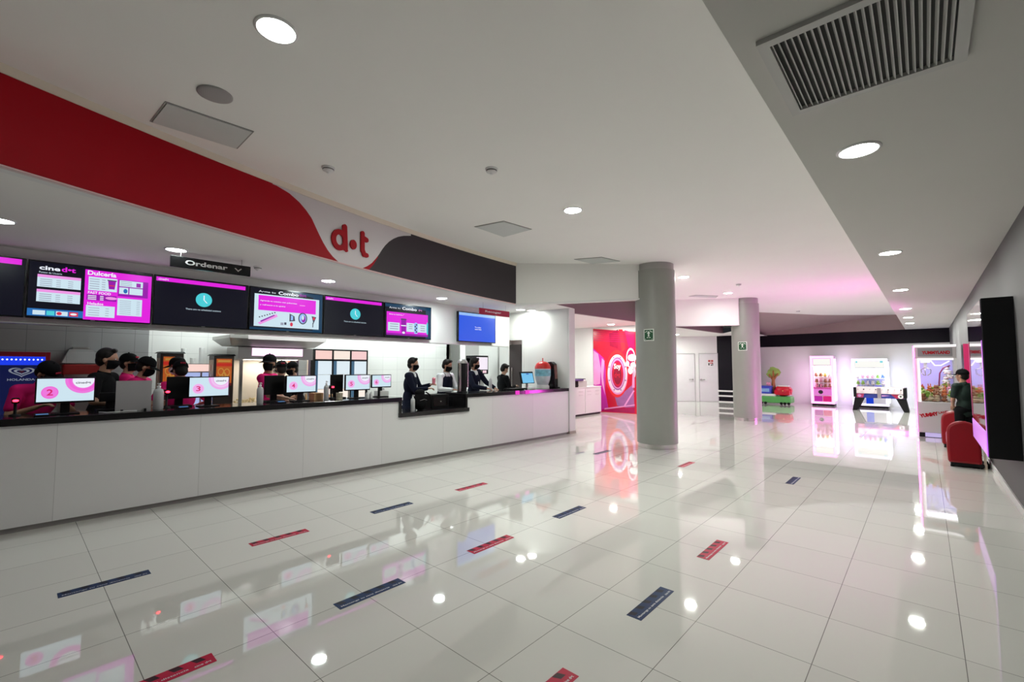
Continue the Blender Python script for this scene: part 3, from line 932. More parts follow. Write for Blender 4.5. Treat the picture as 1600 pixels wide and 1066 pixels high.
gel(-6.6, 1.18, ZT1, 'clear pump bottle on the counter right of the acrylic sheet', .30, .05)
gel(-6.6, 2.27, ZT1, 'clear pump bottle beside the worker facing left', .28, .04)
gel(-6.6, 3.18, ZT1, 'clear pump bottle between screens 4 and 5', .28, .035)
gel(-6.45, 4.62, .822, 'clear pump bottle standing on the lowered worktop', .27, .036)
gel(-6.85, 6.88, ZT1, 'white pump bottle beside the black-haired worker at the far end', .30, .035)

# small things on the counter
def card(x, y, label, m_=None, s=(.05, .11, .03), z=ZT1, name='card_reader', cat='card reader'):
    t = thing(name, label, cat, (x, y, z))
    m = MB(); m.hexa([(-s[0], -s[1] / 2, 0), (s[0], -s[1] / 2, 0), (s[0], s[1] / 2, 0), (-s[0], s[1] / 2, 0)],
                     [(-s[0], -s[1] / 2, s[2]), (s[0], -s[1] / 2, s[2] * .5), (s[0], s[1] / 2, s[2] * .5), (-s[0], s[1] / 2, s[2])])
    m.build('body', m_ or M_matblack, t, bevel=.003)
    m = MB(); m.add([(-s[0] * .1, -s[1] * .4, s[2] * .8), (s[0] * .8, -s[1] * .4, s[2] * .58), (s[0] * .8, s[1] * .4, s[2] * .58), (-s[0] * .1, s[1] * .4, s[2] * .8)], [(0, 1, 2, 3)])
    m.build('display', em('reader_display', (70, 120, 170), 1), t, fix=False)


card(-6.5, .24, 'card reader with a blue display by the leftmost worker')
card(-6.5, 1.40, 'card reader near the bright red scanner glow')
card(-6.5, 2.50, 'card reader below the worker facing left')
m = MB(); m.cyl((0, 0, 0), (0, 0, .10), .045, .05, n=24)
tag(m.build('printed_cup', mat('cup_print', (.55, .50, .38), .4, var=.5, scale=30), loc=(-6.55, 3.36, ZT1)), 'printed paper cup on the counter left of the number 5 screen', 'cup')
for i, (y, l) in enumerate([(3.80, 'small white clip below the number 5 screen'), (3.87, 'small white clip left of the number 6 screen')]):
    m = MB(); m.box(-.02, -.02, 0, .02, .02, .07); m.cyl((0, 0, .07), (0, 0, .09), .012)
    tag(m.build('clip_stand', M_plasticwhite, loc=(-6.52, y, ZT1), bevel=.004), l, 'clip')
m = MB(); m.tube([(-6.5, .66, ZT1 + .01), (-6.45, .72, ZT1 + .006), (-6.46, .80, ZT1 + .006), (-6.5, .9, ZT1 + .006), (-6.47, .97, ZT1 + .006)], .004)
tag(m.build('cable', M_plasticwhite), 'thin white cable lying on the counter right of screen 2', 'cable')
m = MB(); m.box(-.09, -.07, 0, .09, .07, .10); tag(m.build('cardboard_box', mat('cardboard', (.50, .28, .13), .7), loc=(-6.8, 3.12, ZT1)), 'brown cardboard box on the counter behind the pump bottle', 'box')
# red glowing barcode scanners
for y, x, z, l in [(.06, -6.75, 1.22, 'black barcode scanner with a red light beside the leftmost worker'), (1.28, -6.72, 1.26, 'barcode scanner glowing bright red left of screen 3'),
                   (3.33, -6.75, 1.25, 'red barcode scanner left of the number 5 screen')]:
    t = thing('barcode_scanner', l, 'scanner', (x, y, ZT1))
    m = MB(); m.lathe([(.045, 0), (.045, .01), (.012, .02), (.012, z - ZT1)], n=20); m.build('stand', M_matblack, t)
    m = MB(); m.box(-.03, -.028, z - ZT1 - .02, .05, .028, z - ZT1 + .035); m.build('head', M_matblack, t, bevel=.008)
    m = MB(); m.ell((.052, 0, z - ZT1 + .008), (.006, .022, .012)); m.build('scan_window', em('scan_red', (255, 30, 50), 14.0), t)


# ================================================================== MENU SCREENS
def menu(pa, pb, label, kind, x=-7.75, z0=2.14, z1=2.83):
    ya = atx(pa, 500, x).y; yb = atx(pb, 500, x).y; w = yb - ya; h = z1 - z0
    t = thing('menu_screen', label, 'display screen', (x, ya, z0), 0, 'menu screens over the counter')
    m = MB(); m.box(-.06, .004, 0, 0, w - .004, h); m.build('bezel', M_black, t, bevel=.003)
    m = MB(); m.box(-.095, w * .3, h * .3, -.06, w * .7, h * .7); m.build('wall_bracket', M_matblack, t)
    m = MB(); D = Draw(m, (.0005, .016, .016), (0, 1, 0), (0, 0, 1), step=.001, scale=(w - .032, h - .032))
    D.rect(0, 0, 1, 1, nNAVY, .5)
    if kind == 'edge':
        D.rect(0, .90, .96, 1, nMAG)
    if kind in ('clock', 'clock2'):
        D.rect(.01, .90, .97, .985, nMAG); D.text('cined•t', .03, .92, .045, nWH, 2, w=.10, bold=.01)
        D.ell(.5, .58, .088, .155, nCY, 2, 40)
        ar = (w - .032) / (h - .032)
        for a, b in (((.5, .58), (.5, .68)), ((.5, .58), (.535, .51))):
            dx, dy = b[0] - a[0], b[1] - a[1]; nx, ny = .006, .006 * dx / max(abs(dy), .01)
            D.poly([(a[0] - nx, a[1]), (a[0] + nx, a[1]), (b[0] + nx, b[1]), (b[0] - nx, b[1])], nWH, 3)
        D.text('There are no scheduled sessions', .31, .34, .035, nPALE, 2, w=.38, bold=.005)
    if kind == 'prices':
        D.text('cine', .07, .86, .075, nWH, 2, w=.155, bold=.03); D.text('d•t', .235, .86, .09, nMAG, 2, w=.11, bold=.03)
        D.text('Puntos de Usuario', .07, .80, .03, nPALE, 2, w=.17)
        for v in (.55, .28):
            D.rect(.06, v, .39, v + .20, nPALE, 1); D.rect(.06, v + .175, .39, v + .225, nPK, 2)
            for r in range(4): D.rect(.08, v + .02 + r * .037, .17, v + .032 + r * .037, nGR, 2); D.rect(.2, v + .02 + r * .037, .235, v + .03 + r * .037, nGR, 2); D.rect(.29, v + .02 + r * .037, .33, v + .03 + r * .037, nGR, 2)
        D.rect(.0, .02, .42, .15, nMB, 1)
        D.rect(.04, .04, .13, .12, nPALE, 2); D.rect(.14, .04, .20, .12, nCY, 2); D.rect(.21, .04, .30, .12, nPALE, 2); D.rect(.31, .04, .38, .12, nRED, 2)
        D.ell(.235, .08, .02, .03, nRED, 3); D.ell(.345, .08, .026, .02, nWH, 3)
        D.rect(.42, 0, 1, .96, nMAG, 1)
        D.text('Dulcería', .44, .86, .085, nWH, 2, w=.24, bold=.03)
        D.rect(.45, .57, .69, .83, nPALE, 2)
        for r in range(5): D.rect(.46, .60 + r * .045, .54, .612 + r * .045, nGR, 3); D.rect(.56, .60 + r * .045, .59, .612 + r * .045, nGR, 3)
        D.poly([(.61, .80), (.68, .80), (.67, .62), (.62, .62)], nPUR, 3); D.rect(.605, .78, .685, .80, nDG, 4); D.rect(.62, .68, .67, .70, nRED, 4)
        D.text('FAST FOOD', .45, .50, .05, nWH, 2, w=.19, bold=.02); D.rect(.44, .38, .69, .49, nPUR, 2)
        for r in range(3): D.rect(.45, .39 + r * .033, .52, .405 + r * .033, nWH, 3); D.rect(.55, .39 + r * .033, .58, .405 + r * .033, nWH, 3)
        D.ell(.645, .44, .05, .028, nPK, 4)
        D.text('Helados', .45, .29, .05, nWH, 2, w=.13, bold=.02); D.rect(.44, .06, .68, .28, nPALE, 2)
        for r in range(4): D.rect(.46, .09 + r * .045, .55, .10 + r * .045, nGR, 3); D.rect(.6, .09 + r * .045, .63, .10 + r * .045, nGR, 3)
        D.rect(.70, .50, .97, .83, nPUR, 1.5)
        D.rect(.71, .70, .92, .82, nPALE, 2); D.rect(.71, .55, .79, .68, nPALE, 2); D.rect(.80, .55, .92, .68, nPALE, 2)
        for r in range(3): D.rect(.72, .72 + r * .035, .82, .73 + r * .035, nGR, 3)
        D.rect(.86, .71, .90, .79, nPUR, 3); D.ell(.765, .61, .018, .045, nMB, 3)
        D.rect(.70, .12, .92, .46, nPALE, 2)
        for r in range(8): D.rect(.72, .15 + r * .037, .82, .158 + r * .037, nGR, 3); D.rect(.87, .15 + r * .037, .90, .158 + r * .037, nGR, 3)
    if kind == 'combo':
        D.rect(.86, 0, 1, 1, nTE, .8); D.poly([(.5, 1), (.86, .9), (.86, 1)], nTE, .8); D.rect(0, 0, 1, .05, nTE, .8)
        D.text('Arma tu', .10, .90, .045, nWH, 3, w=.22); D.text('Combo', .36, .885, .085, nWH, 3, w=.28, bold=.03); D.text('dot', .645, .90, .07, nPUR, 3, w=.11, bold=.02)
        D.rect(.05, .08, .95, .86, nPALE, 1); D.rect(.10, .47, .90, .83, nMAG, 2)
        D.text('Agranda tu combo con palomitas', .12, .68, .04, nWH, 3, w=.50, bold=.01); D.text('y refresco a tu gusto', .12, .58, .04, nWH, 3, w=.34, bold=.01)
        D.rect(.66, .66, .74, .68, nPK, 3)
        D.poly([(.10, .16), (.13, .12), (.36, .34), (.34, .40)], nPK, 2); D.poly([(.14, .18), (.32, .36), (.31, .38), (.13, .21)], nPUR, 3)
        for i in range(7): D.ell(.12 + i * .033, .30 + i * .022, .010, .016, nDG, 3, 10)
        D.rect(.40, .14, .44, .20, nGR, 2); D.rect(.45, .15, .48, .21, nDG, 2)
        D.poly([(.52, .44), (.59, .38), (.60, .26), (.52, .24)], nDG, 2); D.poly([(.54, .40), (.57, .38), (.57, .28), (.54, .27)], nLB, 3); D.ell(.55, .17, .02, .05, nRED, 2)
        D.ell(.71, .34, .065, .15, nDG, 2); D.ell(.71, .34, .05, .12, nLB, 3); D.ell(.72, .33, .03, .09, nPUR, 4); D.ell(.71, .36, .018, .06, nPALE, 5)
        D.poly([(.84, .42), (.91, .40), (.87, .22)], nDG, 2); D.ell(.875, .36, .016, .04, nRED, 3); D.rect(.855, .13, .868, .25, nDG, 3)
    if kind == 'combo2':
        D.rect(.88, 0, 1, 1, nTE, .8); D.rect(0, .9, 1, 1, nTE, .8)
        D.text('Arma tu', .08, .86, .055, nWH, 3, w=.23); D.text('Combo', .35, .85, .09, nWH, 3, w=.32, bold=.03); D.text('d•t', .71, .86, .06, nPK, 3, w=.08)
        D.rect(.03, .06, .93, .76, nMAG, 1); D.rect(.03, .06, .93, .12, nPUR, 2)
        D.text('Elige tu bebida', .08, .66, .04, nWH, 3, w=.27, bold=.02); D.poly([(.36, .66), (.40, .72), (.385, .72), (.36, .68), (.345, .69), (.34, .68)], nPK, 3)
        D.rect(.06, .19, .30, .44, nPALE, 2); D.rect(.45, .19, .93, .46, nPALE, 2)
        for r in range(3): D.rect(.10, .24 + r * .07, .27, .262 + r * .07, nGR, 3); D.rect(.50, .28 + r * .06, .58, .30 + r * .06, nGR, 3); D.rect(.76, .24 + r * .07, .86, .262 + r * .07, nGR, 3)
        D.poly([(.33, .54), (.44, .54), (.43, .14), (.34, .14)], nPUR, 3); D.rect(.325, .54, .445, .58, nDG, 3); D.rect(.33, .35, .44, .38, nWH, 4); D.ell(.385, .15, .03, .035, nWH, 4)
        D.poly([(.61, .44), (.64, .49), (.67, .49), (.70, .44), (.69, .14), (.62, .14)], nLB, 3)
        for r in range(5): D.ell(.655 + .012 * (-1) ** r, .20 + r * .055, .02, .024, nDG, 4, 12)
        D.poly([(.90, .14), (.935, .14), (.935, .48), (.915, .54), (.90, .48)], nCY, 3)
    m.build('display', SCR, t, fix=False)
    m = MB(); m.box(-.001, w / 2 - .02, .002, .003, w / 2 + .02, .010); m.build('badge', M_steel2, t)


yE = atx(38, 500, -7.75).y
t0_ = menu(38 - 150, 37, 'menu screen cut off by the left picture edge, dark with a magenta bar', 'edge')
menu(38, 236.5, 'menu screen with cinedot price lists on black and magenta', 'prices')
menu(237.5, 387.5, 'dark menu screen with a cyan clock under the Ordenar sign', 'clock')
menu(388.5, 504.5, 'menu screen with a white Combo dot picture panel', 'combo')
menu(505.5, 599.5, 'dark menu screen with a cyan clock, right of the white Combo screen', 'clock2')
menu(600.5, 674, 'rightmost menu screen, magenta Combo offer with bottles', 'combo2')
# the blue pick-up screen
ya = atx(716, 500, -7.75).y; yb = atx(774.5, 500, -7.75).y
t = thing('pickup_screen', 'bright blue pick-up screen under the Recoger sign', 'display screen', (-7.75, ya, 2.14))
m = MB(); m.box(-.06, 0, 0, 0, yb - ya, .69); m.build('bezel', M_black, t, bevel=.004)
m = MB(); m.box(-.095, .4, .2, -.06, .8, .5); m.build('wall_bracket', M_matblack, t)
m = MB(); D = Draw(m, (.0005, .02, .02), (0, 1, 0), (0, 0, 1), scale=(yb - ya - .04, .65)); D.rect(0, 0, 1, 1, nBL, .5); D.rect(0, .90, 1, 1, nLB, 1); D.rect(0, 0, 1, .06, nBL, 1)
D.text('Tu orden', .42, .49, .045, nWH, 2, w=.17, bold=.02); D.text('está lista', .42, .42, .045, nWH, 2, w=.18, bold=.02)
m.build('display', SCR, t, fix=False)

# hanging signs
def hang(px0, px1, x, z0, z1, label, txt, face, dim, arrow=False, ink=M_plasticwhite):
    ya = atx(px0, 410, x).y; yb = atx(px1, 410, x).y; w = yb - ya; h = z1 - z0
    t = thing('hanging_sign', label, 'sign', (x, ya, z0))
    m = MB(); m.box(-.03, 0, 0, 0, w, h); m.build('board', face, t, bevel=.002)
    m = MB(); m.cyl((-.015, w * .12, h), (-.015, w * .12, ZO - z0), .004, n=8); m.cyl((-.015, w * .88, h), (-.015, w * .88, ZO - z0), .004, n=8); m.build('hanger', M_steel2, t)
    m = MB(); D = Draw(m, (.0005, 0, 0), (0, 1, 0), (0, 0, 1), step=.001)
    D.text(txt, w * .17, h * dim[0], h * dim[1], 0, 1, w=w * dim[2], bold=.03); m.build('lettering', ink, t, fix=False)
    if arrow:
        m = MB(); D = Draw(m, (.0005, 0, 0), (0, 1, 0), (0, 0, 1), step=.001)
        D.poly([(w * .78, h * .62), (w * .83, h * .30), (w * .88, h * .62), (w * .865, h * .66), (w * .83, h * .45), (w * .795, h * .66)], 0, 1)
        m.build('arrow', M_alu, t, fix=False)
    return t


hang(266, 392, -6.55, 2.755, 2.885, 'black hanging sign reading Ordenar with a down arrow', 'Ordenar', M_black, (.30, .46, .52), True)
hang(750, 796, -7.0, 2.70, 2.83, 'small crimson hanging sign reading Recoger', 'Recoger', mat('crimson_sign', (.42, .004, .04), .4), (.30, .42, .54))


# ================================================================== KITCHEN BEHIND THE COUNTER
def kitchen_light(x, y, sx, sy, w, label):
    t = thing('ceiling_panel_light', label, 'ceiling light', (x, y, ZO), 0, 'flat panel lights over the kitchen')
    m = MB(); m.box(-sx / 2 - .02, -sy / 2 - .02, -.02, sx / 2 + .02, sy / 2 + .02, 0); m.build('frame', M_plasticwhite, t)
    m = MB(); m.box(-sx / 2, -sy / 2, -.024, sx / 2, sy / 2, -.0205); m.build('diffuser', em('panel_diffuser', (244, 255, 250), w), t)


for i, (y, w) in enumerate([(-1.5, .8), (2.35, 13), (4.0, 13), (5.6, 13), (7.2, 13)]):
    kitchen_light(-8.8, y, .6, 1.2, w, 'flat ceiling panel light hidden behind the menu wall')
kitchen_light(-10.2, 8.4, .4, .4, 4, 'flat ceiling panel light hidden behind the menu wall')

# stainless back counter along the white wall
def backcounter(y0, y1, x0, x1, label, z=.88, top=M_steel, body=M_steel2):
    t = thing('back_counter', label, 'counter', (x1, y0, 0))
    m = MB(); m.box(x0 - x1, 0, .1, -.02, y1 - y0, z - .04); m.build('cabinet', body, t)
    m = MB(); m.box(x0 - x1, 0, z - .04, 0, y1 - y0, z); m.build('worktop', top, t, bevel=.003)
    m = MB(); m.box(x0 - x1 + .05, .02, 0, -.07, y1 - y0 - .02, .1); m.build('plinth', M_matblack, t)
    return t


backcounter(.40, 1.46, -9.42, -8.75, 'stainless back counter against the shaded tiled wall')
backcounter(1.56, 2.64, -9.55, -8.75, 'stainless back counter under the orange dispensers')
backcounter(7.45, 8.35, -8.70, -8.15, 'white side counter under the soda fountain', z=1.05, top=M_plasticwhite, body=M_white)

# ice-cream freezer with blue LED light
t = thing('ice_cream_freezer', 'ice-cream freezer with red frame, blue LED edge and heart logo', 'freezer', (-8.7, -.75, 0))
w = 1.12
m = MB(); m.box(-.6, 0, .05, -.04, w, 1.76); m.build('body', mat('freezer_red', (.30, .01, .02), .35), t)
m = MB(); m.box(-.04, 0, .05, 0, .045, 1.76); m.box(-.04, w - .045, .05, 0, w, 1.76); m.box(-.04, .045, 1.70, 0, w - .045, 1.76); m.box(-.04, .045, .05, 0, w - .045, .9); m.build('door_frame', mat('freezer_frame_red', (.42, .01, .03), .35), t, bevel=.004)
m = MB(); D = Draw(m, (-.03, .045, .9), (0, 1, 0), (0, 0, 1), scale=(w - .09, .80)); D.rect(0, 0, 1, 1, 0, 0); D.rect(0, .86, 1, 1, 1, 1); D.rect(0, .45, .35, .98, 2, 1)
for i in range(26): D.ell(.02 + i * .038, .95, .008, .012, 3, 2, 8)
for i in range(3): D.ell(.975, .90 - i * .05, .008, .012, 3, 2, 8)
for k, (r, mi) in enumerate([(1, 4), (.80, 5), (.60, 4), (.38, 5), (.22, 6)]):     # heart
    hq = atx(34, 581, -8.73); cx, cy = (hq.y + .75 - .045) / (w - .09), (hq.z - .9) / .80
    pts = []
    for i in range(48):
        a = 2 * PI * i / 48
        pts.append((cx + .115 * r * 16 * math.sin(a) ** 3 / 16, cy + .085 * r * (13 * math.cos(a) - 5 * math.cos(2 * a) - 2 * math.cos(3 * a) - math.cos(4 * a)) / 16))
    D.poly(pts[::-1], mi, 2 + k)
D.text('HOLANDA', cx - .12, cy - .145, .035, 4, 2, w=.24, bold=.02)
m.build('glass_door', [em('freezer_dark_blue', (14, 20, 62), 1), em('freezer_blue', (25, 55, 215), 1.2), em('freezer_teal', (50, 74, 120), 1), em('led_white_blue', (215, 225, 255), 3), mat('logo_silver', (.30, .33, .38), .4, em=(.30, .33, .38), es=.5), em('logo_gap', (16, 22, 66), 1), mat('logo_red', (.2, .01, .03), .5)], t, fix=False)
m = MB(); m.box(0.0, w - .10, .95, .03, w - .075, 1.25); m.build('handle', M_matblack, t, bevel=.004)
m = MB(); D = Draw(m, (.002, .1, .12), (0, 1, 0), (0, 0, 1), scale=(w - .2, .75)); D.rect(0, .62, .8, .8, 0, 1); D.rect(0, .3, .8, .5, 0, 1); D.rect(0, 0, .8, .2, 0, 1); m.build('price_labels', mat('label_grey', (.45, .45, .5), .5), t, fix=False)

# hot-dog roller grill
t = thing('hot_dog_grill', 'red and steel roller grill on the back counter behind screen 2', 'grill', (-8.85, .5, .88))
m = MB(); m.box(-.4, 0, 0, 0, .40, .22); m.build('base', M_steel2, t, bevel=.005)
m = MB(); m.box(-.36, .01, .58, .0, .39, .72); m.build('sign_box', mat('grill_red', (.33, .02, .02), .4), t, bevel=.01)
m = MB()
for y in (.015, .375): m.box(-.3, y, .22, -.27, y + .015, .58)
m.build('upright', M_steel, t)
for i in range(6):
    m = MB(); m.cyl((-.33 + i * .055, .02, .25), (-.33 + i * .055, .38, .25), .018, n=12); m.build('roller', M_steel, t)
m = MB(); m.box(-.02, .03, .40, -.01, .37, .50); m.build('heat_lamp', mat('lamp_orange', (.5, .12, .02), .5, em=(.9, .25, .05), es=.35), t)
# small extraction hood outline on the shaded wall
t = thing('wall_hood', 'small grey wall hood above the roller grill', 'hood', (-9.44, .5, 1.62))
m = MB(); m.hexa([(0, 0, 0), (.35, 0, 0), (.35, .42, 0), (0, .42, 0)], [(0, .08, .2), (.22, .08, .2), (.22, .34, .2), (0, .34, .2)]); m.build('canopy', M_tileshade, t)
m = MB(); m.box(0, .12, .2, .18, .30, .24); m.build('collar', M_steel2, t)


def dispenser(y, label, hz=1.78):
    t = thing('snack_dispenser', label, 'dispenser', (-8.80, y, .88))
    w, h = .30, hz - .88
    m = MB(); m.box(-.30, 0, 0, 0, w, h); m.build('cabinet', mat('dispenser_black', (.02, .014, .012), .35), t, bevel=.012)
    m = MB(); m.hexa([(-.31, -.03, h), (.02, -.03, h), (.02, w + .02, h), (-.31, w + .02, h)], [(-.29, 0, h + .025), (0, 0, h + .025), (0, w, h + .025), (-.29, w, h + .025)]); m.build('lid', M_matblack, t)
    m = MB(); D = Draw(m, (.001, .035, h * .42), (0, 1, 0), (0, 0, 1), scale=(w - .07, h * .52)); D.rect(0, 0, 1, 1, 0, 0); D.rect(0, .72, 1, .84, 1, 1); D.rect(.1, .88, .9, .95, 2, 1); D.rect(0, 0, 1, .10, 3, 1)
    for k, (u, v, r) in enumerate([(.3, .52, .2), (.68, .5, .2), (.35, .3, .17), (.66, .28, .18), (.5, .4, .15)]): D.ring(u, v, r, r * .7, .05, 2, 1.2 + k * .2, 16)
    m.build('front_print', [mat('print_orange', (.62, .13, .015), .4, em=(.62, .13, .015), es=.25, var=.3, scale=14), mat('print_red', (.62, .02, .01), .4, em=(.6, .02, .01), es=.3), mat('print_gold', (.65, .36, .06), .4, em=(.6, .3, .05), es=.3), mat('print_crimson', (.3, .01, .02), .4)], t, fix=False)
    m = MB(); D = Draw(m, (-.28, -.001, h * .30), (1, 0, 0), (0, 0, 1), scale=(.25, h * .62)); D.rect(0, 0, 1, 1, 0, 0)
    for k in range(9): D.ell(.2 + .3 * (k % 3), .15 + .3 * (k // 3), .13, .11, 1 + k % 2, 1, 14)
    m.build('side_print', [mat('side_tan', (.42, .30, .20), .45, var=.25, scale=20), mat('side_cream', (.55, .48, .36), .45), mat('side_rust', (.32, .09, .04), .45)], t, fix=False)
    m = MB(); m.cyl((.03, w / 2, h * .30), (.03, w / 2, h * .42), .03, n=16); m.build('spout', M_matblack, t)
    m = MB(); m.box(0, .03, 0, .10, w - .03, .03); m.build('drip_tray', M_steel2, t)
    return t


dispenser(1.58, 'tall dispenser with orange snack print, left of the stacked white cups')
dispenser(2.30, 'tall dispenser with orange snack print, right of the stacked white cups', 1.755)
# cup stacks and small drinks fridge between
for i, (y, x, z, h, l) in enumerate([(1.98, -9.3, 1.62, .26, 'tall stack of white cups on the small fridge, left one'), (2.24, -9.3, 1.62, .28, 'tall stack of white cups on the small fridge, right one'), (2.11, -9.3, 1.62, .10, 'short stack of white cups between the two tall ones')]):
    m = MB()
    prof = []
    for k in range(int(h / .02)): prof += [(.036, k * .02), (.042, k * .02 + .016), (.036, k * .02 + .018)]
    m.lathe(prof, n=20)
    tag(m.build('cup_stack', M_plasticwhite, loc=(x, y, z)), l, 'cups')
t = thing('drinks_fridge', 'small lit drinks fridge with pale header between the two dispensers', 'fridge', (-9.12, 1.92, .88))
m = MB(); m.box(-.4, 0, 0, 0, .56, .74); m.build('cabinet', M_steel2, t)
m = MB(); m.box(0, .01, .61, .008, .55, .73); m.build('header', em('header_peach', (250, 214, 205), 1), t)
for k in range(2):
    m = MB(); m.box(0, .03 + k * .265, .02, .008, .265 + k * .265, .59); m.build('glass_door', em('fridge_blue_light', (165, 180, 228), 1), t)

# popcorn warmer with steel frame and pink light box
WY0, WY1 = 2.70, 3.97
t = thing('popcorn_warmer', 'wide stainless popcorn cabinet with a pink-white light box on top', 'popcorn machine', (-8.9, WY0, 0))
w = WY1 - WY0
m = MB(); m.box(-.6, 0, .08, 0, w, .84); m.build('base', M_steel2, t, bevel=.004)
m = MB(); m.box(-.6, -.02, 1.70, .02, w + .02, 1.92); m.build('top_box', M_steel2, t, bevel=.004)
m = MB(); m.box(.021, .20, 1.765, .026, w - .18, 1.905); m.build('light_box', em('warmer_pink_light', (252, 205, 240), 1.6), t)
for y in (0.02, w - .06):
    for x in (-.58, -.04):
        m = MB(); m.box(x, y, .84, x + .045, y + .045, 1.70); m.build('post', M_steel, t)
m = MB(); m.box(-.59, .03, .85, -.585, w - .03, 1.69); m.build('back_panel', mat('warmer_back', (.84, .80, .74), .5), t)
m = MB(); m.box(-.015, .065, .86, -.010, w - .065, 1.69); m.build('glass_pane', M_glass, t)
m = MB(); m.box(-.45, .2, 1.695, -.15, w - .2, 1.698); m.build('heat_light', em('warmer_heat_light', (255, 240, 218), 11), t)
m = MB()
rnd = random.Random(3)
for i in range(260):
    x, y = rnd.uniform(-.55, -.05), rnd.uniform(.08, w - .08); z = .86 + rnd.random() * .16 * (1 - abs(x + .3) * 2)
    m.ell((x, y, z), rnd.uniform(.012, .022), n=6, k=4)
o = tag(m.build('popcorn', mat('popcorn', (.82, .70, .42), .8), loc=(-8.9, WY0, 0)), 'heap of pale yellow popcorn inside the stainless cabinet', 'popcorn', kind='stuff')
m = MB(); m.lathe([(.0, .0), (.11, .02), (.14, .10), (.13, .20), (.05, .22)], c=(-.3, w * .62, 1.40), n=24); m.cyl((-.3, w * .62, 1.6), (-.3, w * .62, 1.70), .015); m.build('kettle', M_steel, t)
m = MB()
for k in range(3): m.box(-.2, .55 + k * .18, 1.58, -.1, .63 + k * .18, 1.68)
m.build('hanging_bags', mat('bag_brown', (.30, .12, .08), .6), t)
# steel extraction hood
t = thing('extraction_hood', 'wide white and steel extraction hood above the popcorn cabinet', 'hood', (-8.5, 2.43, 1.93))
w = 1.63
m = MB(); m.hexa([(-.75, .1, 0), (-.25, .1, 0), (-.25, w - .1, 0), (-.75, w - .1, 0)], [(-.95, 0, .12), (0, 0, .12), (0, w, .12), (-.95, w, .12)]); m.box(-.95, 0, .12, 0, w, .17)
m.build('canopy', M_steel2, t)
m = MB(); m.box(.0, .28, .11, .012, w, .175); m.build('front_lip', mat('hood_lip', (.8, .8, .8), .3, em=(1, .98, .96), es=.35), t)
m = MB(); m.box(-.8, .3, .17, -.2, w - .3, .32); m.box(-.7, .5, .32, -.3, w - .5, ZO - 1.93); m.build('duct', M_steel2, t)

# three-door cooler
t = thing('display_cooler', 'three-door black display cooler with lit doors and headers', 'cooler', (-9.35, 4.22, 0))
w = 1.22
m = MB(); m.box(-.24, 0, .05, 0, w, 1.94); m.build('cabinet', M_matblack, t)
m = MB()
for y in (0, w / 3 - .012, 2 * w / 3 - .012, w - .025): m.box(0, y, .05, .03, y + .025, 1.94)
m.box(0, 0, 1.915, .03, w, 1.94); m.box(0, 0, 1.70, .03, w, 1.725); m.box(0, 0, .05, .03, w, .3); m.build('frame', M_matblack, t)
for k in range(3):
    a, b = k * w / 3 + .02, (k + 1) * w / 3 - .02
    m = MB(); m.box(.0, a, 1.73, .012, b, 1.91); m.build('header', em('cooler_header_%d' % k, [(248, 208, 200), (250, 232, 220), (246, 205, 205)][k], 1), t)
    m = MB(); m.box(.0, a, .32, .010, b, 1.69, 0); m.box(.010, a, .32, .013, a + .07, 1.69, 1)
    m.box(.010, a + .07, .32, .012, b, 1.1, 2)
    o = m.build('glass_door', [em('cooler_lit', (222, 236, 244), 1), em('cooler_edge_blue', (70, 104, 130), 1), em('cooler_warm', (250, 238, 226), 1)], t)
    m = MB(); m.box(.013, b - .03, .8, .03, b - .015, 1.3); m.build('handle', M_matblack, o)
    for q in range(4):
        m = MB(); m.box(.0131, a + .07, .5 + q * .3, .0145, b, .508 + q * .3); m.build('shelf', M_alu, o)

# prep table with warm things behind the workers
backcounter(2.72 + 1.27, 5.5, -9.3 + .02, -9.0, 'low white preparation counter in front of the cooler', z=.86, top=M_plasticwhite, body=M_white)
for i, (y, z, s, l) in enumerate([(4.1, .86, .16, 'brown box on the preparation counter, left'), (4.55, .86, .14, 'brown box on the preparation counter, right')]):
    m = MB(); m.box(-.08, -.1, 0, .08, .1, s); m.box(-.082, -.01, s - .002, .082, .01, s + .001)
    tag(m.build('cardboard_box', mat('cardboard_b', (.42, .22, .10), .7), loc=(-9.12, y, z)), l, 'box')
t = thing('kitchen_shelf_unit', 'dark low unit beside the popcorn cabinet holding wrapped cups', 'shelf unit', (-8.55, 2.55, 0))
m = MB(); m.box(-.2, -.1, .1, 0, .1, .90); m.build('body', M_matblack, t)
m = MB(); m.box(-.22, -.12, .90, .02, .12, .92); m.build('top', M_steel, t)

# soda fountain
t = thing('soda_fountain', 'black soda fountain with a lit white panel, right of the vest man', 'soda fountain', (-8.26, 7.68, 1.05))
m = MB(); m.box(-.26, 0, 0, -.08, .46, .74); m.build('body', mat('fountain_grey', (.5, .5, .5), .3, metal=.4), t, bevel=.006)
m = MB(); m.box(-.26, .0, .34, .06, .48, .80); m.build('head', M_matblack, t, bevel=.01)
m = MB(); m.box(.061, .07, .45, .065, .45, .76); m.build('light_panel', em('fountain_panel', (246, 236, 248), 1), t)
for k, c_ in enumerate([(205, 232, 170), (240, 205, 215)]):
    m = MB(); m.box(.061, .11 + k * .17, .365, .064, .24 + k * .17, .43); m.build('flavour_label', em('flavour_%d' % k, c_, 1), t)
for k in range(4):
    m = MB(); m.cyl((0.0, .10 + k * .09, .34), (0, .10 + k * .09, .27), .016, .010, n=12); m.box(-.01, .085 + k * .09, .25, .015, .115 + k * .09, .28); m.build('nozzle', M_matblack, t)
m = MB(); m.box(-.08, .02, 0, .04, .46, .03); m.build('drip_tray', M_steel2, t)
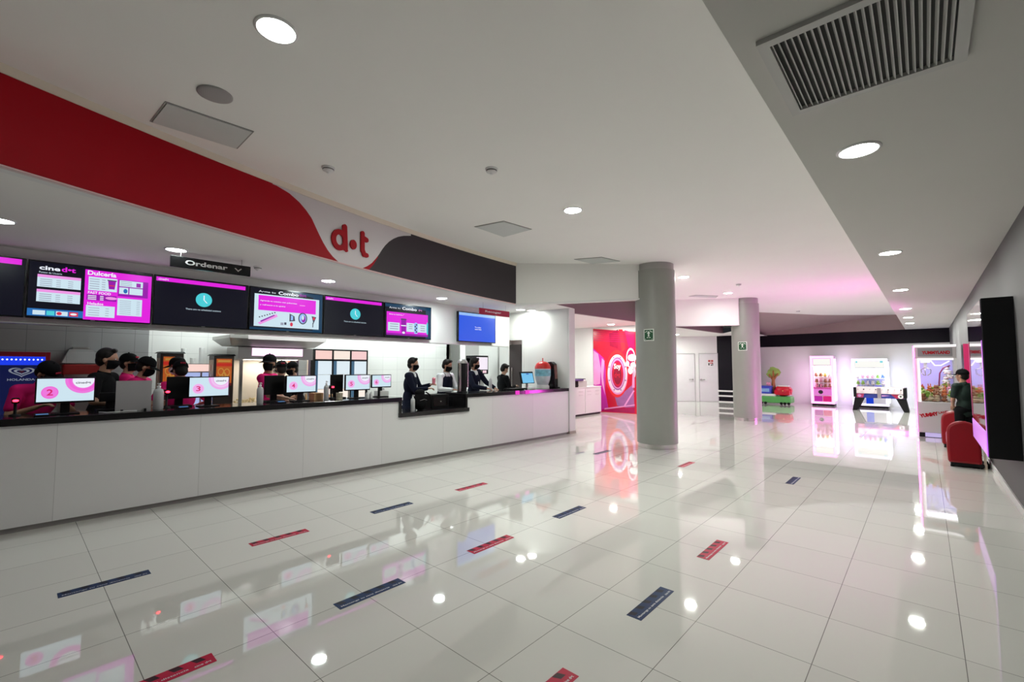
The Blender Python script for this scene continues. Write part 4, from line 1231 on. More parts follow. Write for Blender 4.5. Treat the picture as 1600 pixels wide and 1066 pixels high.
# cup dispenser: tall black tube at the counter
t = thing('cup_dispenser', 'tall black and steel cup tube on the counter right of the lowered bay', 'dispenser', (-6.60, 5.86, ZT1))
m = MB(); m.lathe([(.10, 0), (.10, .02), (.085, .03)], n=28); m.build('base', M_matblack, t)
m = MB(); m.lathe([(.088, .03), (.088, .56)], n=32); m.build('tube', M_matblack, t)
m = MB(); m.lathe([(.10, .56), (.10, .59), (.065, .63), (.001, .64)], n=32); m.build('cap', M_steel2, t)
m = MB(); m.box(.03, -.115, .03, .06, -.08, .57); m.box(.03, .08, .1, .06, .11, .57); m.build('side_rail', M_steel, t)
# black cash drawer / equipment in the lowered bay
t = thing('till_box', 'black till unit filling the right half of the lowered bay', 'till', (-6.84, 5.10, .822))
m = MB(); m.box(0, 0, 0, .30, .38, .245); m.build('body', M_matblack, t, bevel=.006)
m = MB(); m.box(.30, .03, .04, .304, .35, .20); m.build('drawer_front', M_black, t)
m = MB(); m.cyl((.304, .19, .12), (.312, .19, .12), .012, n=16); m.build('keyhole', M_steel2, t)
# backpack
t = thing('backpack', 'black backpack with a loose strap standing in the lowered bay', 'backpack', (-6.50, 4.80, .822), .1)
m = MB()
for k in range(1): m.ell((0, 0, .16), (.085, .13, .17), n=20, k=14)
m.ell((0.05, 0, .11), (.06, .10, .10)); m.ell((0, 0, .30), (.07, .10, .06))
bp_mat = mat('backpack_cloth', (.006, .006, .007), .85, spec=.1, var=.15, scale=40, bump=.1)
m.build('bag', bp_mat, t)
m = MB(); m.tube([(.06, .08, .31), (.10, .14, .26), (.11, .16, .16), (.10, .17, .05), (.09, .19, .01)], .012, n=8); m.build('strap', bp_mat, t)
m = MB(); m.tube([(0, -.04, .34), (0, -.02, .375), (0, .02, .375), (0, .04, .34)], .008); m.build('grab_handle', bp_mat, t)
m = MB(); m.tube([(.095, -.08, .17), (.112, 0, .19), (.095, .08, .17)], .003); m.build('zip', M_steel2, t)

# far end of the counter: second register, red-topped slush dome, black speaker-like machine
t = thing('pos_computer', 'black touch register with a blue screen at the far end of the counter', 'cash register', (-6.62, 7.62, ZT1))
m = MB(); m.box(-.12, .08, 0, .08, .36, .02); m.build('base', M_matblack, t, bevel=.004)
m = MB(); m.cyl((-.03, .22, .02), (-.03, .22, .14), .03); m.build('neck', M_steel2, t)
m = MB(); m.hexa([(-.02, 0, .12), (.02, 0, .12), (.02, .44, .12), (-.02, .44, .12)], [(-.08, 0, .385), (-.04, 0, .385), (-.04, .44, .385), (-.08, .44, .385)]); m.build('housing', M_matblack, t, bevel=.006)
m = MB(); m.add([(.0212, .025, .135), (.0212, .415, .135), (-.0375, .415, .372), (-.0375, .025, .372)], [(0, 1, 2, 3)], 0)
m.add([(.021 - .02, .19, .20), (.001, .28, .20), (-.03, .28, .345), (-.03, .19, .345)], [(0, 1, 2, 3)], 1)
m.build('screen', [em('register_blue', (110, 190, 232), 1), em('register_dark_blue', (40, 90, 190), 1)], t, fix=False)
m = MB(); m.box(-.01, .02, 0, .13, .14, .045); tag(m.build('receipt_printer', M_plasticwhite, loc=(-6.53, 7.70, ZT1), bevel=.006), 'small white printer in front of the far register', 'printer')
m = MB(); m.box(-.12, -.2, 0, .12, .2, .03); tag(m.build('keyboard_tray', M_matblack, loc=(-6.6, 7.35, ZT1), bevel=.004), 'flat black tray left of the far register', 'tray')
t = thing('slush_machine', 'candy machine with a red dome and blue printed band near the end wall', 'drink machine', (-6.62, 8.38, ZT1))
m = MB(); m.lathe([(.15, 0), (.15, .05), (.12, .08)], n=28); m.build('base', M_plasticwhite, t)
m = MB(); m.lathe([(.13, .08), (.17, .20), (.185, .30), (.185, .45)], n=32); m.build('bowl', mat('bowl_print', (.72, .74, .80), .2, var=.25, scale=9), t)
m = MB(); m.lathe([(.187, .28), (.187, .43)], n=32)
m.build('printed_band', mat('band_blue', (.22, .50, .72), .35, var=.7, scale=14), t)
m = MB(); m.lathe([(.19, .45), (.185, .50), (.15, .57), (.09, .61), (.02, .625), (.012, .63), (.012, .70)], n=32); m.build('dome', mat('dome_red', (.62, .02, .02), .3), t)
for k in range(8):
    m = MB(); m.ell((.11 * math.cos(k * .8 - 2), .11 * math.sin(k * .8 - 2), .12 + .02 * (k % 3)), .022, n=10, k=6); m.build('sweet', mat('sweet_pink_%d' % k, ((.7, .2, .3) if k % 2 else (.6, .1, .4)), .4), t)
t = thing('coffee_machine', 'tall black rounded machine at the end of the counter by the white post', 'drink machine', (-6.60, 8.66 - .02, ZT1))
m = MB(); m.prism([(-.13, 0), (.13, 0), (.13, .20), (.10, .56), (.02, .62), (-.10, .60), (-.13, .5)], 'y', -.02, .14); m.build('body', M_black, t, bevel=.02)
m = MB(); m.prism([(.131, .21), (.137, .21), (.109, .54), (.101, .54)], 'y', .01, .11); m.build('front_graphic', mat('graphic_brown', (.18, .07, .06), .3, var=.6, scale=18), t)
m = MB(); m.box(.13, .01, 0, .20, .11, .02); m.build('drip_tray', M_matblack, t)
# magenta glow on the far counter edge, put in as small emissive spots
for y, l in [(7.02, 'small magenta glowing spot on the counter edge, left'), (7.32, 'small magenta glowing spot on the counter edge, right')]:
    m = MB(); m.box(-.012, -.06, -.075, .006, .06, .004)
    tag(m.build('edge_glow', mat('edge_magenta', (.55, .02, .40), .3, em=(.75, .03, .55), es=.55), loc=(xc(y) + .038, y, ZT1)), l, 'light')
# things near the man in the suit
m = MB(); m.box(-.10, -.08, 0, .10, .08, .10); m.ell((0, 0, .11), (.06, .05, .04), n=12, k=8)
tag(m.build('tissue_box', M_plasticwhite, loc=(-6.72, 4.18, ZT1), bevel=.01), 'small white box behind the suited man, right of screen 6', 'box')

# ================================================================== SIDE LOUNGE: MURAL, CABINETS
def lp(px, py=560):
    """point on the lounge wall (its front face) seen at a pixel"""
    A = Vector((-13, 13.65)); B = Vector((-7.0, 14.13)); d = W(px, py)
    e = B - A; t = (A.x * d[1] - A.y * d[0]) / (-(e.x * d[1] - e.y * d[0])); P = A + e * t
    return Vector((P.x, P.y, EYE + d[2] * P.length / math.hypot(d[0], d[1])))


a = lp(927, 511); b = lp(1050); U = (b - a); U.z = 0; wM = U.length; U.normalize(); nU = Vector((U.y, -U.x, 0))
t = thing('wall_mural', 'glossy red and magenta mural with ringed emblem on the lounge wall', 'mural', (0, 0, 0))
MUR = [mat('mural_red', (.60, .008, .035), .18, var=.25, scale=1.2), mat('mural_magenta', (.55, .02, .36), .18, var=.15, scale=2), mat('mural_pink', (.80, .30, .62), .2, var=.1), mat('mural_pale', (.82, .62, .74), .2, var=.05),
       mat('mural_deep', (.26, .004, .03), .18, var=.2), mat('mural_crimson', (.42, .005, .09), .18, var=.2), mat('mural_violet', (.36, .12, .34), .2, var=.2), mat('mural_white', (.86, .84, .86), .2, var=0), mat('mural_bright', (.78, .02, .03), .18, var=.1)]
mR, mM, mP, mL, mD, mC, mV, mW, mB = range(9)
m = MB()
o0 = Vector((a.x, a.y, 0)) + nU * .02
hT0, hT1 = 2.93, 2.62
m.hexa([o0, o0 + U * wM, o0 + U * wM - nU * .018, o0 - nU * .018], [p + Vector((0, 0, hz)) for p, hz in ((o0, hT0), (o0 + U * wM, hT1), (o0 + U * wM - nU * .018, hT1), (o0 - nU * .018, hT0))], mR)


def q(px, py):
    p = lp(px, py); return ((Vector((p.x, p.y, 0)) - Vector((a.x, a.y, 0))).dot(U), p.z)


D = Draw(m, o0 + nU * .001, U, (0, 0, 1), step=.0015)
D.poly([q(928, 545), q(944, 560), q(947, 580), q(946, 610), q(952, 643), q(941, 643), (0.0, .05), (0.0, q(928, 545)[1])][::-1], mM, .5)
D.poly([q(928, 548), q(935, 553), q(939, 575), q(938, 600), q(930, 602), (0, q(928, 600)[1])][::-1], mP, 1)
D.poly([q(941, 560), q(945, 564), q(943, 590), q(946, 618), q(941, 600), q(939, 580)][::-1], mP, 1)
D.poly([q(952, 522), q(966, 515), q(966, 545), q(953, 541)][::-1], mD, .6)
D.poly([q(967, 515), q(973, 515), q(978, 545), q(972, 551)][::-1], mB, .6)
D.poly([q(976, 516), q(992, 520), q(992, 545), q(984, 550)][::-1], mC, .6)
for k in range(6): D.poly([(0, 2.86 - .07 * k), (0, 2.885 - .07 * k), (1.2, 2.78 - .07 * k), (1.2, 2.765 - .07 * k)][::-1], mC, .7)
D.poly([q(961, 620), q(972, 616), q(990, 600), q(992, 640), q(965, 634)][::-1], mV, .8)
D.poly([q(945, 638), q(992, 632), q(992, 634), q(945, 640)][::-1], mP, 1)
D.poly([q(975, 634), q(990, 610), q(992, 611), q(978, 634)][::-1], mP, 1)
D.poly([q(941, 640), q(992, 636), q(992, 646), q(941, 643)][::-1], mC, .9)
cu, cv = q(965, 584); rx = (q(980, 584)[0] - q(949.5, 584)[0]) / 2; rz = (q(965, 553)[1] - q(965, 616)[1]) / 2
D.ell(cu - .02, cv, rx * 1.16, rz * 1.18, mB, 1.5); D.ell(cu, cv - rz * .06, rx * 1.02, rz * .98, mP, 2); D.ell(cu, cv, rx, rz * .95, mL, 2.5); D.ell(cu + .01, cv, rx * .78, rz * .82, mV, 3); D.ell(cu + .01, cv, rx * .72, rz * .74, mP, 3.3)
D.ell(cu + .01, cv - .01, rx * .60, rz * .68, mC, 3.6); D.ell(cu + .01, cv - .01, rx * .52, rz * .60, mR, 4)
D.ell(cu + .01, cv - rz * .08, rx * .40, rz * .46, mD, 5)
D.text('Soy', cu - rx * .34, cv + rz * .16, rz * .34, mW, 6, w=rx * .72, bold=.04); D.text('d•t', cu - rx * .30, cv - rz * .20, rz * .26, mR, 6, w=rx * .6, bold=.02)
for k in range(8):
    an = k * PI / 4 + .4; D.ell(cu + rx * .9 * math.cos(an), cv + rz * .87 * math.sin(an), .025, .03, mV, 6, 10)
bu, bv = q(986, 560)
D.ell(bu, bv, rx * .45, rz * .50, mC, 2); D.ring(bu, bv, rx * .45, rz * .50, .03, mL, 2.3); D.ell(bu + .05, bv + .02, .16, .12, mW, 3, 12); D.ell(bu - .12, bv - .18, .07, .10, mL, 3, 10); D.ell(bu + .08, bv - .25, .10, .12, mW, 3, 12); D.ell(bu - .02, bv - .42, .09, .12, mW, 3, 10); D.ell(bu + .12, bv - .45, .05, .2, mL, 3, 10)
D.poly([q(989, 580), q(992, 580), q(992, 606), q(988, 606)][::-1], mP, 3)
m.build('print', MUR, t, fix=False)

# white cabinets with upper desk
cA = Vector((-8.20, 9.6, 0)); cB = Vector((-8.17, 13.55, 0)); L = (cB - cA).length
t = thing('lounge_cabinet', 'low white cabinet with drawers beside the red mural', 'cabinet', cA, 0)
m = MB(); m.box(-.6, 0, .06, 0, L, .89); m.build('body', M_white, t)
m = MB(); m.box(-.62, -.01, .89, .02, L + .01, .925); m.build('worktop', mat('white_top', (.8, .8, .8), .25, var=0), t, bevel=.003)
m = MB(); m.box(-.58, .01, 0, -.03, L - .01, .06); m.build('plinth', M_darkgrey, t)
for k in range(4):
    y0 = L - .98 * (k + 1); m = MB(); m.box(0, y0 + .01, .08, .016, y0 + .97, .87)
    d_ = m.build('door', mat('cab_white_%d' % k, (.8, .8, .8), .3, var=0), t, bevel=.002)
    for yy in (.12, .62):
        m = MB(); m.box(.016, y0 + yy, .77, .022, y0 + yy + .22, .785); m.box(.016, y0 + yy, .66, .022, y0 + yy + .22, .672); m.build('handle', M_alu, d_)
t = thing('upper_desk', 'raised white counter box with dark top edge behind the low cabinet', 'counter', (-8.86, 9.6, 0), 0)
m = MB(); m.box(-.3, 0, 0, 0, 4.0, 1.14); m.build('body', M_white, t)
m = MB(); m.box(-.31, -.01, 1.14, .015, 4.01, 1.165); m.build('top_edge', M_matblack, t)
t = thing('office_printer', 'dark and white printer standing on the low white cabinet', 'printer', (-8.6, 11.75, .925), 0)
m = MB(); m.box(0, 0, 0, .40, .45, .20); m.build('body', M_matblack, t, bevel=.01)
m = MB(); m.box(.02, .45, 0, .40, .95, .20); m.build('side_unit', mat('printer_grey', (.5, .5, .47), .5), t, bevel=.01)
m = MB(); m.box(-.02, -.3, .20, .42, .72, .25); m.build('lid', mat('printer_purple', (.10, .06, .22), .4), t, bevel=.006)
m = MB(); m.box(.40, .08, .05, .46, .38, .07); m.build('paper_tray', M_matblack, t)

# ================================================================== ARCADE CORNER
def plush_mesh(kind, c, c2):
    m = MB(); m.ell((0, 0, .05), (.055, .05, .05), 0, n=12, k=8); m.ell((0, 0, .115), (.042, .04, .038), 0, n=12, k=8)
    for s in (-1, 1):
        m.ell((s * .05, -.02, .06), (.018, .03, .018), 0, n=8, k=6); m.ell((s * .03, -.045, .015), (.02, .03, .018), 1, n=8, k=6)
        if kind == 0: m.ell((s * .03, 0, .15), (.015, .01, .015), 1, n=8, k=6)
        else: m.ell((s * .02, 0, .17), (.010, .008, .035), 0, n=8, k=6)
    m.ell((0, -.038, .108), (.018, .012, .013), 1, n=8, k=6)
    me = m.build('plush', [c, c2])
    return me


PL = {}
PCOL = {'orange': ((.62, .16, .05), (.75, .5, .3)), 'brown': ((.33, .14, .07), (.6, .42, .28)), 'white': ((.82, .80, .78), (.7, .5, .5)), 'green': ((.28, .50, .08), (.7, .75, .4)), 'pink': ((.80, .35, .45), (.8, .7, .7)),
        'blue': ((.12, .25, .65), (.7, .75, .85)), 'cream': ((.75, .62, .42), (.5, .3, .2)), 'yellow': ((.78, .58, .12), (.5, .2, .1))}


def plush(col, loc, rz, s, where, group, tilt=0.0):
    if col not in PL:
        c, c2 = PCOL[col]
        PL[col] = plush_mesh(len(PL) % 2, mat('plush_' + col, c, .9, var=.12, scale=60), mat('plush_face_' + col, c2, .9)); o = PL[col]; o.name = 'plush_toy'
    else: o = PL[col].copy(); C.objects.link(o)
    o.location = loc; o.rotation_euler = (tilt, tilt * .6, rz); o.scale = (s, s, s)
    tag(o, '%s plush toy %s' % (col, where), 'plush toy', '%s %s' % (col, group))


# the big claw machine near the right wall
X0, X1, Y0, Dp, H = -.17, .52, 13.85, .85, 2.06
Wd = X1 - X0
t = thing('claw_machine', 'big white claw machine with red lettering and pink neon edge, near the right wall', 'claw machine', (X0, Y0, 0))
M_cl = mat('claw_body', (.52, .50, .50), .35, var=.02)
m = MB(); m.box(0, 0, .10, Wd, Dp, .78); m.build('lower_cabinet', M_cl, t, bevel=.01)
m = MB(); m.box(0, 0, 1.76, Wd, Dp, H); m.build('header_box', M_cl, t, bevel=.01)
m = MB()
for x in (0, Wd - .05):
    for y in (0, Dp - .05): m.box(x, y, .78, x + .05, y + .05, 1.76)
m.build('frame', M_plasticwhite, t)
m = MB(); m.box(-.004, -.012, H - .05, Wd + .004, .0, H); m.box(.05, -.012, 1.72, Wd - .05, 0, 1.76); m.box(.05, -.01, .78, .085, 0, 1.74)
m.build('white_trim', mat('claw_trim_lit', (.8, .8, .8), .3, em=(1, .97, 1), es=.75), t)
m = MB(); m.box(-.022, -.012, .06, -.001, .016, H - .02)
m.build('neon_strip', em('neon_pink', (255, 80, 205), 9.0), t)
m = MB(); m.box(-.014, .10, .15, -.002, Dp - .08, .74); m.box(-.014, .10, 1.80, -.002, Dp - .08, 2.02)
m.build('side_glow', em('side_magenta', (246, 80, 222), 50.0), t)
m = MB(); m.box(.06, .012, .79, Wd - .05, .016, 1.75); m.build('front_glass', M_glass, t)
m = MB(); m.box(.05, Dp - .06, .79, Wd - .05, Dp - .05, 1.75); m.build('back_wall', mat('claw_back', (.45, .42, .74), .3, em=(.42, .36, .80), es=.45), t)
m = MB(); m.box(.08, .1, 1.745, Wd - .08, .5, 1.757); m.build('inner_light', em('claw_inner_light', (240, 240, 255), 8), t)
m = MB(); m.box(.02, .02, .77, Wd - .02, Dp - .02, .79); m.build('deck', M_plasticwhite, t)
m = MB(); m.box(.10, .25, 1.66, .26, .42, 1.74); m.cyl((.18, .34, 1.55), (.18, .34, 1.66), .03); g_ = m.build('claw_carriage', M_plasticwhite, t)
m = MB()
for k in range(3):
    a_ = k * 2.1 + .4; m.tube([(.18, .34, 1.56), (.18 + .10 * math.cos(a_), .34 + .10 * math.sin(a_), 1.50), (.18 + .09 * math.cos(a_), .34 + .09 * math.sin(a_), 1.42), (.18 + .03 * math.cos(a_), .34 + .03 * math.sin(a_), 1.37)], .009)
m.build('claw', M_steel, g_)
m = MB(); m.tube([(.26, .3, 1.73), (.34, .28, 1.60), (.44, .26, 1.60), (.58, .3, 1.70)], .012); m.build('led_cable', em('led_cable_white', (250, 240, 250), 1.5), t)
m = MB(); m.tube([(.40, .6, .98), (.40, .6, 1.20), (.42, .6, 1.42), (.48, .6, 1.54), (.60, .6, 1.60)], .014); m.build('curved_tube', mat('tube_maroon', (.25, .02, .10), .4), t)
m = MB(); D = Draw(m, (.09, -.002, 1.80), (1, 0, 0), (0, 0, 1)); D.rect(-.03, .0, .54, .19, 1, 0); D.text('YUMMYLAND', .04, .05, .075, 0, 2, w=.46, bold=.05)
m.build('header_lettering', [M_red, mat('header_grey', (.26, .26, .27), .5)], t, fix=False)
m = MB(); ang = math.radians(14); D = Draw(m, (.05, -.004, .42), (math.cos(ang), 0, math.sin(ang)), (-math.sin(ang), 0, math.cos(ang))); D.text('YUMMY', 0, 0, .085, 0, 1, w=.32, bold=.07); D.text('LAND', .33, .03, .05, 0, 1, w=.16, bold=.04)
m.build('lower_lettering', M_red, t, fix=False)
m = MB(); m.box(.12, -.03, .012, .38, 0, .10); m.build('foot_light_box', mat('foot_box', (.5, .45, .7), .4, em=(.45, .38, .75), es=.5), t)
m = MB(); m.box(.02, .02, 0, Wd - .02, Dp - .02, .10); m.build('plinth', M_matblack, t)
rnd = random.Random(5)
seq = ['green', 'white', 'orange', 'brown', 'orange', 'green', 'white', 'cream', 'orange', 'brown', 'pink']
for layer, (zz, ny) in enumerate([(.79, 4), (.88, 4), (.97, 2)]):
    for j in range(ny):
        for i in range(5 if layer < 2 else 5):
            x = X0 + .11 + i * .118 + rnd.uniform(-.012, .012); y = Y0 + .10 + j * .15 + layer * .04 + (0.12 if layer == 2 else 0)
            c_ = 'green' if (i in (0, 1) and j == 0 and layer < 2 and rnd.random() < .7) else rnd.choice(['orange', 'brown', 'cream'] if i in (2, 3) and j == 0 else ['white', 'cream', 'green', 'orange', 'pink', 'white', 'brown'])
            plush(c_, (x, y, zz + rnd.uniform(-.005, .02)), rnd.uniform(-2.6, 2.6), rnd.uniform(.95, 1.15) * 1.0, 'in the pile inside the big claw machine', 'toys in the big claw machine', rnd.uniform(-.6, .6))
for k, (x, z, c_) in enumerate([(.44, 1.1, 'green'), (.40, 1.18, 'white'), (.46, 1.30, 'white'), (.42, 1.40, 'white')]):
    plush(c_, (X0 + x + .12 if k else X0 + .52, Y0 + .62, z), 0, 1.1, 'piled high at the right of the big claw machine', 'toys piled high in the big claw machine')


def crane(px0, px1, pyb, pyt, Y, label, scheme, dep=.62):
    a = aty(px0, pyb, Y); b = aty(px1, pyb, Y); w = b.x - a.x; H = aty((px0 + px1) / 2, pyt, Y).z
    t = thing('claw_machine', label, 'claw machine', (a.x, Y, 0))
    pinky = scheme == 'pink'
    body = mat('crane_body_' + scheme, (.8, .55, .7) if pinky else (.8, .8, .86), .3, var=0)
    glow = em('crane_glow_' + scheme, (255, 150, 222) if pinky else (246, 236, 255), 2.8 if pinky else 1.6)
    z1, z2 = H * .36, H * .80
    m = MB(); m.box(0, 0.0, .07, w, dep, z1); m.box(0, 0, z2, w, dep, H); m.box(0, dep - .03, z1, w, dep, z2); m.build('cabinet', body, t, bevel=.02)
    m = MB()
    for x in (0, w - .09): m.box(x, -.02, .09, x + .09, .0, H)
    m.box(.09, -.02, H - .09, w - .09, 0, H); m.box(.09, -.02, .09, w - .09, 0, .16)
    m.build('neon_frame', glow, t, bevel=.008)
    m = MB(); m.box(.11, -.012, z2 + .04, w - .11, -.002, H - .11); m.build('header_panel', em('crane_header_' + scheme, (250, 250, 244), 1.0), t)
    m = MB(); m.box(.10, .004, z1 + .01, w - .10, .008, z2 - .01); m.build('front_glass', M_glass, t)
    m = MB(); m.box(.05, .1, z2 - .02, w - .05, dep - .1, z2 - .008); m.build('inner_light', em('crane_inner_' + scheme, (255, 246, 240) if pinky else (225, 232, 255), 14), t)
    m = MB(); m.box(.10, dep - .05, z1, w - .10, dep - .035, z2); m.build('back_wall', mat('crane_back_' + scheme, (.72, .70, .62) if pinky else (.60, .62, .82), .5), t)
    m = MB()
    for k in range(2): m.box(.10, .12, z1 + .18 + k * .25, w - .10, dep - .06, z1 + .195 + k * .25)
    m.build('shelf', M_plasticwhite, t)
    m = MB(); m.box(.10, -.06, z1 - .04, w - .10, .0, z1 + .02); m.build('control_shelf', mat('crane_control_' + scheme, (.75, .10, .45) if pinky else (.3, .32, .8), .3), t, bevel=.01)
    m = MB(); m.cyl((w * .38, -.03, z1 + .02), (w * .38, -.03, z1 + .10), .01); m.ell((w * .38, -.03, z1 + .12), .025); m.build('joystick', M_matblack, t)
    if pinky:
        m = MB(); m.box(.11, -.012, z1 - .30, w - .11, 0, z1 - .05); m.build('coin_panel', em('coin_pink', (235, 130, 215), .95), t)
        m = MB(); m.cyl((w * .42, -.02, z1 - .17), (w * .42, -.008, z1 - .17), .08, n=24); m.build('coin_dial', M_darkgrey, t)
        for k in range(2):
            m = MB(); m.box(.11 + k * (w - .22) / 2 + .01, -.012, .18, .11 + (k + 1) * (w - .22) / 2 - .01, 0, z1 - .33)
            m.build('prize_door', em('prize_door_%d' % k, [(196, 40, 168), (225, 30, 125)][k], .9), t, bevel=.006)
    else:
        m = MB(); m.box(w * .38, -.012, .16, w * .58, 0, z1 - .06); m.build('coin_panel', em('coin_blue', (10, 60, 205), 1), t)
        for k in range(2):
            m = MB(); m.box(.12 + k * w * .52, -.012, z1 + .04, .12 + k * w * .52 + (.14 if k == 0 else .22), .002, z1 + (.13 if k == 0 else .18)); m.build('sign_plate', em('plate_blue_%d' % k, (70, 70, 220), 1), t)
        for q0, q1 in ((.14, .19), (w - .22, w - .14)):
            m = MB(); m.box(q0, -.014, H - .16, q1, -.011, H - .03); m.build('header_icon', em('icon_cyan', (120, 215, 225), 1), t)
    for q0, q1 in ((-.012, -.001), (w + .001, w + .012)):
        m = MB(); m.box(q0, .08, .20, q1, dep - .08, H - .12); m.build('side_glow', em('crane_added_glow_' + scheme, (250, 200, 245) if pinky else (214, 212, 255), 4.0), t)  # glow added to the machine's sides to brighten the far wall
    m = MB(); m.box(.03, .03, 0, w - .03, dep - .03, .07); m.build('plinth', M_matblack, t)
    rnd = random.Random(11 if pinky else 12)
    cols = ['white', 'cream', 'yellow', 'pink', 'brown', 'white'] if pinky else ['white', 'blue', 'blue', 'pink', 'white', 'green']
    nm = 'pink-framed' if pinky else 'blue and white'
    for lv, z in enumerate([z1 + .005, z1 + .20, z1 + .45]):
        nx = int((w - .26) / .125)
        for j in range(2):
            for i in range(nx):
                plush(rnd.choice(cols), (a.x + .17 + i * (w - .34) / max(1, nx - 1), Y + .19 + j * .17, z), rnd.uniform(-.5, .5), 1.0, 'on the shelves inside the %s claw machine' % nm, 'toys in the %s claw machine' % nm)
    return t


crane(1268, 1305, 634, 556.5, 22.2, 'tall claw machine with glowing pink frame against the far wall', 'pink')
crane(1333, 1390, 636, 560.5, 22.25, 'wide claw machine with bright white frame and blue lights against the far wall', 'blue')

# foosball table
fx0, fx1, fy = -1.97, -.50, 20.75
t = thing('foosball_table', 'football table with white side, blue printed panel and slanted black legs', 'table game', (fx0, fy, 0))
w = fx1 - fx0
m = MB(); m.box(.05, .03, .46, w - .05, .72, .62); m.build('cabinet', mat('foos_blue', (.02, .035, .22), .3, var=.5, scale=5), t, bevel=.004)
m = MB(); m.box(.06, 0, .64, w - .06, .04, .85); m.box(.06, .71, .64, w - .06, .75, .85); m.box(.06, .0, .62, w - .06, .75, .645); m.build('side_rail', mat('foos_pinkwhite', (.78, .68, .70), .3), t)
m = MB(); m.box(.08, .05, .66, w - .08, .70, .67); m.build('playing_field', mat('foos_green', (.05, .3, .1), .6), t)
for x in (0, w - .09):
    m = MB(); m.box(x, -.02, .48, x + .09, .77, .83); m.build('end_block', M_matblack, t, bevel=.006)
for sx, x0_ in ((-1, .10), (1, w - .10)):
    for y in (.04, .60):
        m = MB(); m.hexa([(x0_ + sx * .08 - .07, y, 0), (x0_ + sx * .08 + .07, y, 0), (x0_ + sx * .08 + .07, y + .11, 0), (x0_ + sx * .08 - .07, y + .11, 0)],
                         [(x0_ - sx * .06 - .13, y, .47), (x0_ - sx * .06 + .13, y, .47), (x0_ - sx * .06 + .13, y + .11, .47), (x0_ - sx * .06 - .13, y + .11, .47)]); m.build('leg', M_matblack, t, bevel=.005)
for k in range(8):
    x = .14 + k * (w - .28) / 7
    m = MB(); m.cyl((x, -.10, .77), (x, .86, .77), .008, n=8); r_ = m.build('rod', M_steel, t)
    m = MB(); m.cyl((x, -.17 if k % 2 else .86, .77), (x, -.08 if k % 2 else .95, .77), .018, n=10); m.build('handle', M_matblack, r_)
    m = MB()
    for q_ in range(3): m.box(x - .012, .16 + q_ * .2, .70, x + .012, .19 + q_ * .2, .80)
    m.build('players', mat('player_%d' % k, ((.5, .02, .02) if k % 2 else (.02, .05, .5)), .4), r_)
m = MB(); D = Draw(m, (.05, .029, .46), (1, 0, 0), (0, 0, 1)); D.poly([(.02, .01), (.22, .01), (.26, .15), (.02, .15)], 0, 1); D.poly([(1.0, .15), (1.13, .01), (1.35, .01), (1.35, .15)], 1, 1)
D.ell(1.26, .08, .075, .075, 2, 2, 24); D.ell(1.26, .08, .028, .028, 3, 3, 6); D.ell(.12, .08, .05, .05, 4, 2, 20); D.poly([(.75, .06), (.98, .10), (.75, .12)], 4, 1)
m.build('side_print', [mat('fp_red', (.4, .04, .12), .3), mat('fp_maroon', (.35, .02, .06), .3), M_plasticwhite, M_matblack, mat('fp_pink', (.6, .3, .6), .3)], t, fix=False)
m = MB(); m.box(w / 2 - .05, -.035, .46, w / 2 + .05, -.005, .82); m.cyl((w / 2, -.04, .76), (w / 2, 0, .76), .045, n=20); m.build('score_counter', M_steel2, t)

# kiddie ride
RY = 21.6
a = aty(1184, 632, RY); b = aty(1236, 633, RY)
t = thing('kiddie_ride', 'kiddie ride with a blue car, a red car and a tree on a green base', 'ride', (a.x, RY, 0))
w = b.x - a.x
m = MB(); m.box(0, 0, .06, w, .7, .34); m.build('base', mat('ride_green', (.10, .40, .10), .4, var=.2, scale=3), t, bevel=.05)
m = MB(); m.box(.0, .02, .33, w * .55, .68, .44); m.build('cloud', M_plasticwhite, t, bevel=.05)
for k, x in enumerate((.15, .3, w - .35, w - .22, w - .08)):
    m = MB(); m.cyl((x, -.01, .055), (x, .05, .055), .055, n=16); m.build('wheel', M_matblack, t)
m = MB(); m.box(.02, .05, .44, w * .42, .55, .74); m.box(.0, .03, .72, w * .44, .57, .77); c_ = m.build('blue_car', mat('ride_blue', (.05, .08, .55), .3), t, bevel=.04)
m = MB(); m.box(.06, .045, .52, w * .36, .052, .66); m.build('window', mat('ride_lightblue', (.25, .45, .75), .2), c_)
m = MB(); m.ell((w * .74, .32, .58), (w * .27, .28, .24), n=24, k=14); m.box(w * .50, .08, .40, w * .96, .56, .60); c_ = m.build('red_car', mat('ride_red', (.60, .01, .03), .25), t, bevel=.02)
m = MB(); m.ell((w * .74, .32, .76), (w * .2, .2, .06), n=20, k=8); m.build('seat_rim', M_plasticwhite, c_)
m = MB(); m.ell((w * .76, .06, .58), (.035, .02, .03)); m.build('headlamp', mat('lamp_yellow', (.8, .6, .2), .2), c_)
m = MB(); m.ell((w * .30, .3, .82), (.09, .09, .09)); m.ell((w * .30 - .06, .3, .89), (.03, .02, .04)); m.ell((w * .30 + .06, .3, .89), (.03, .02, .04)); m.build('pink_animal', mat('ride_pink', (.75, .30, .45), .4), t)
m = MB(); m.tube([(w * .44, .4, .4), (w * .43, .4, .9), (w * .44, .4, 1.15)], [.10, .07, .06]); m.tube([(w * .43, .4, 1.0), (w * .30, .4, 1.25)], [.04, .03]); m.tube([(w * .44, .4, 1.0), (w * .58, .4, 1.3)], [.04, .03]); m.tube([(w * .44, .4, 1.1), (w * .44, .4, 1.42)], [.05, .03]); m.build('tree_trunk', mat('ride_trunk', (.36, .12, .04), .5), t)
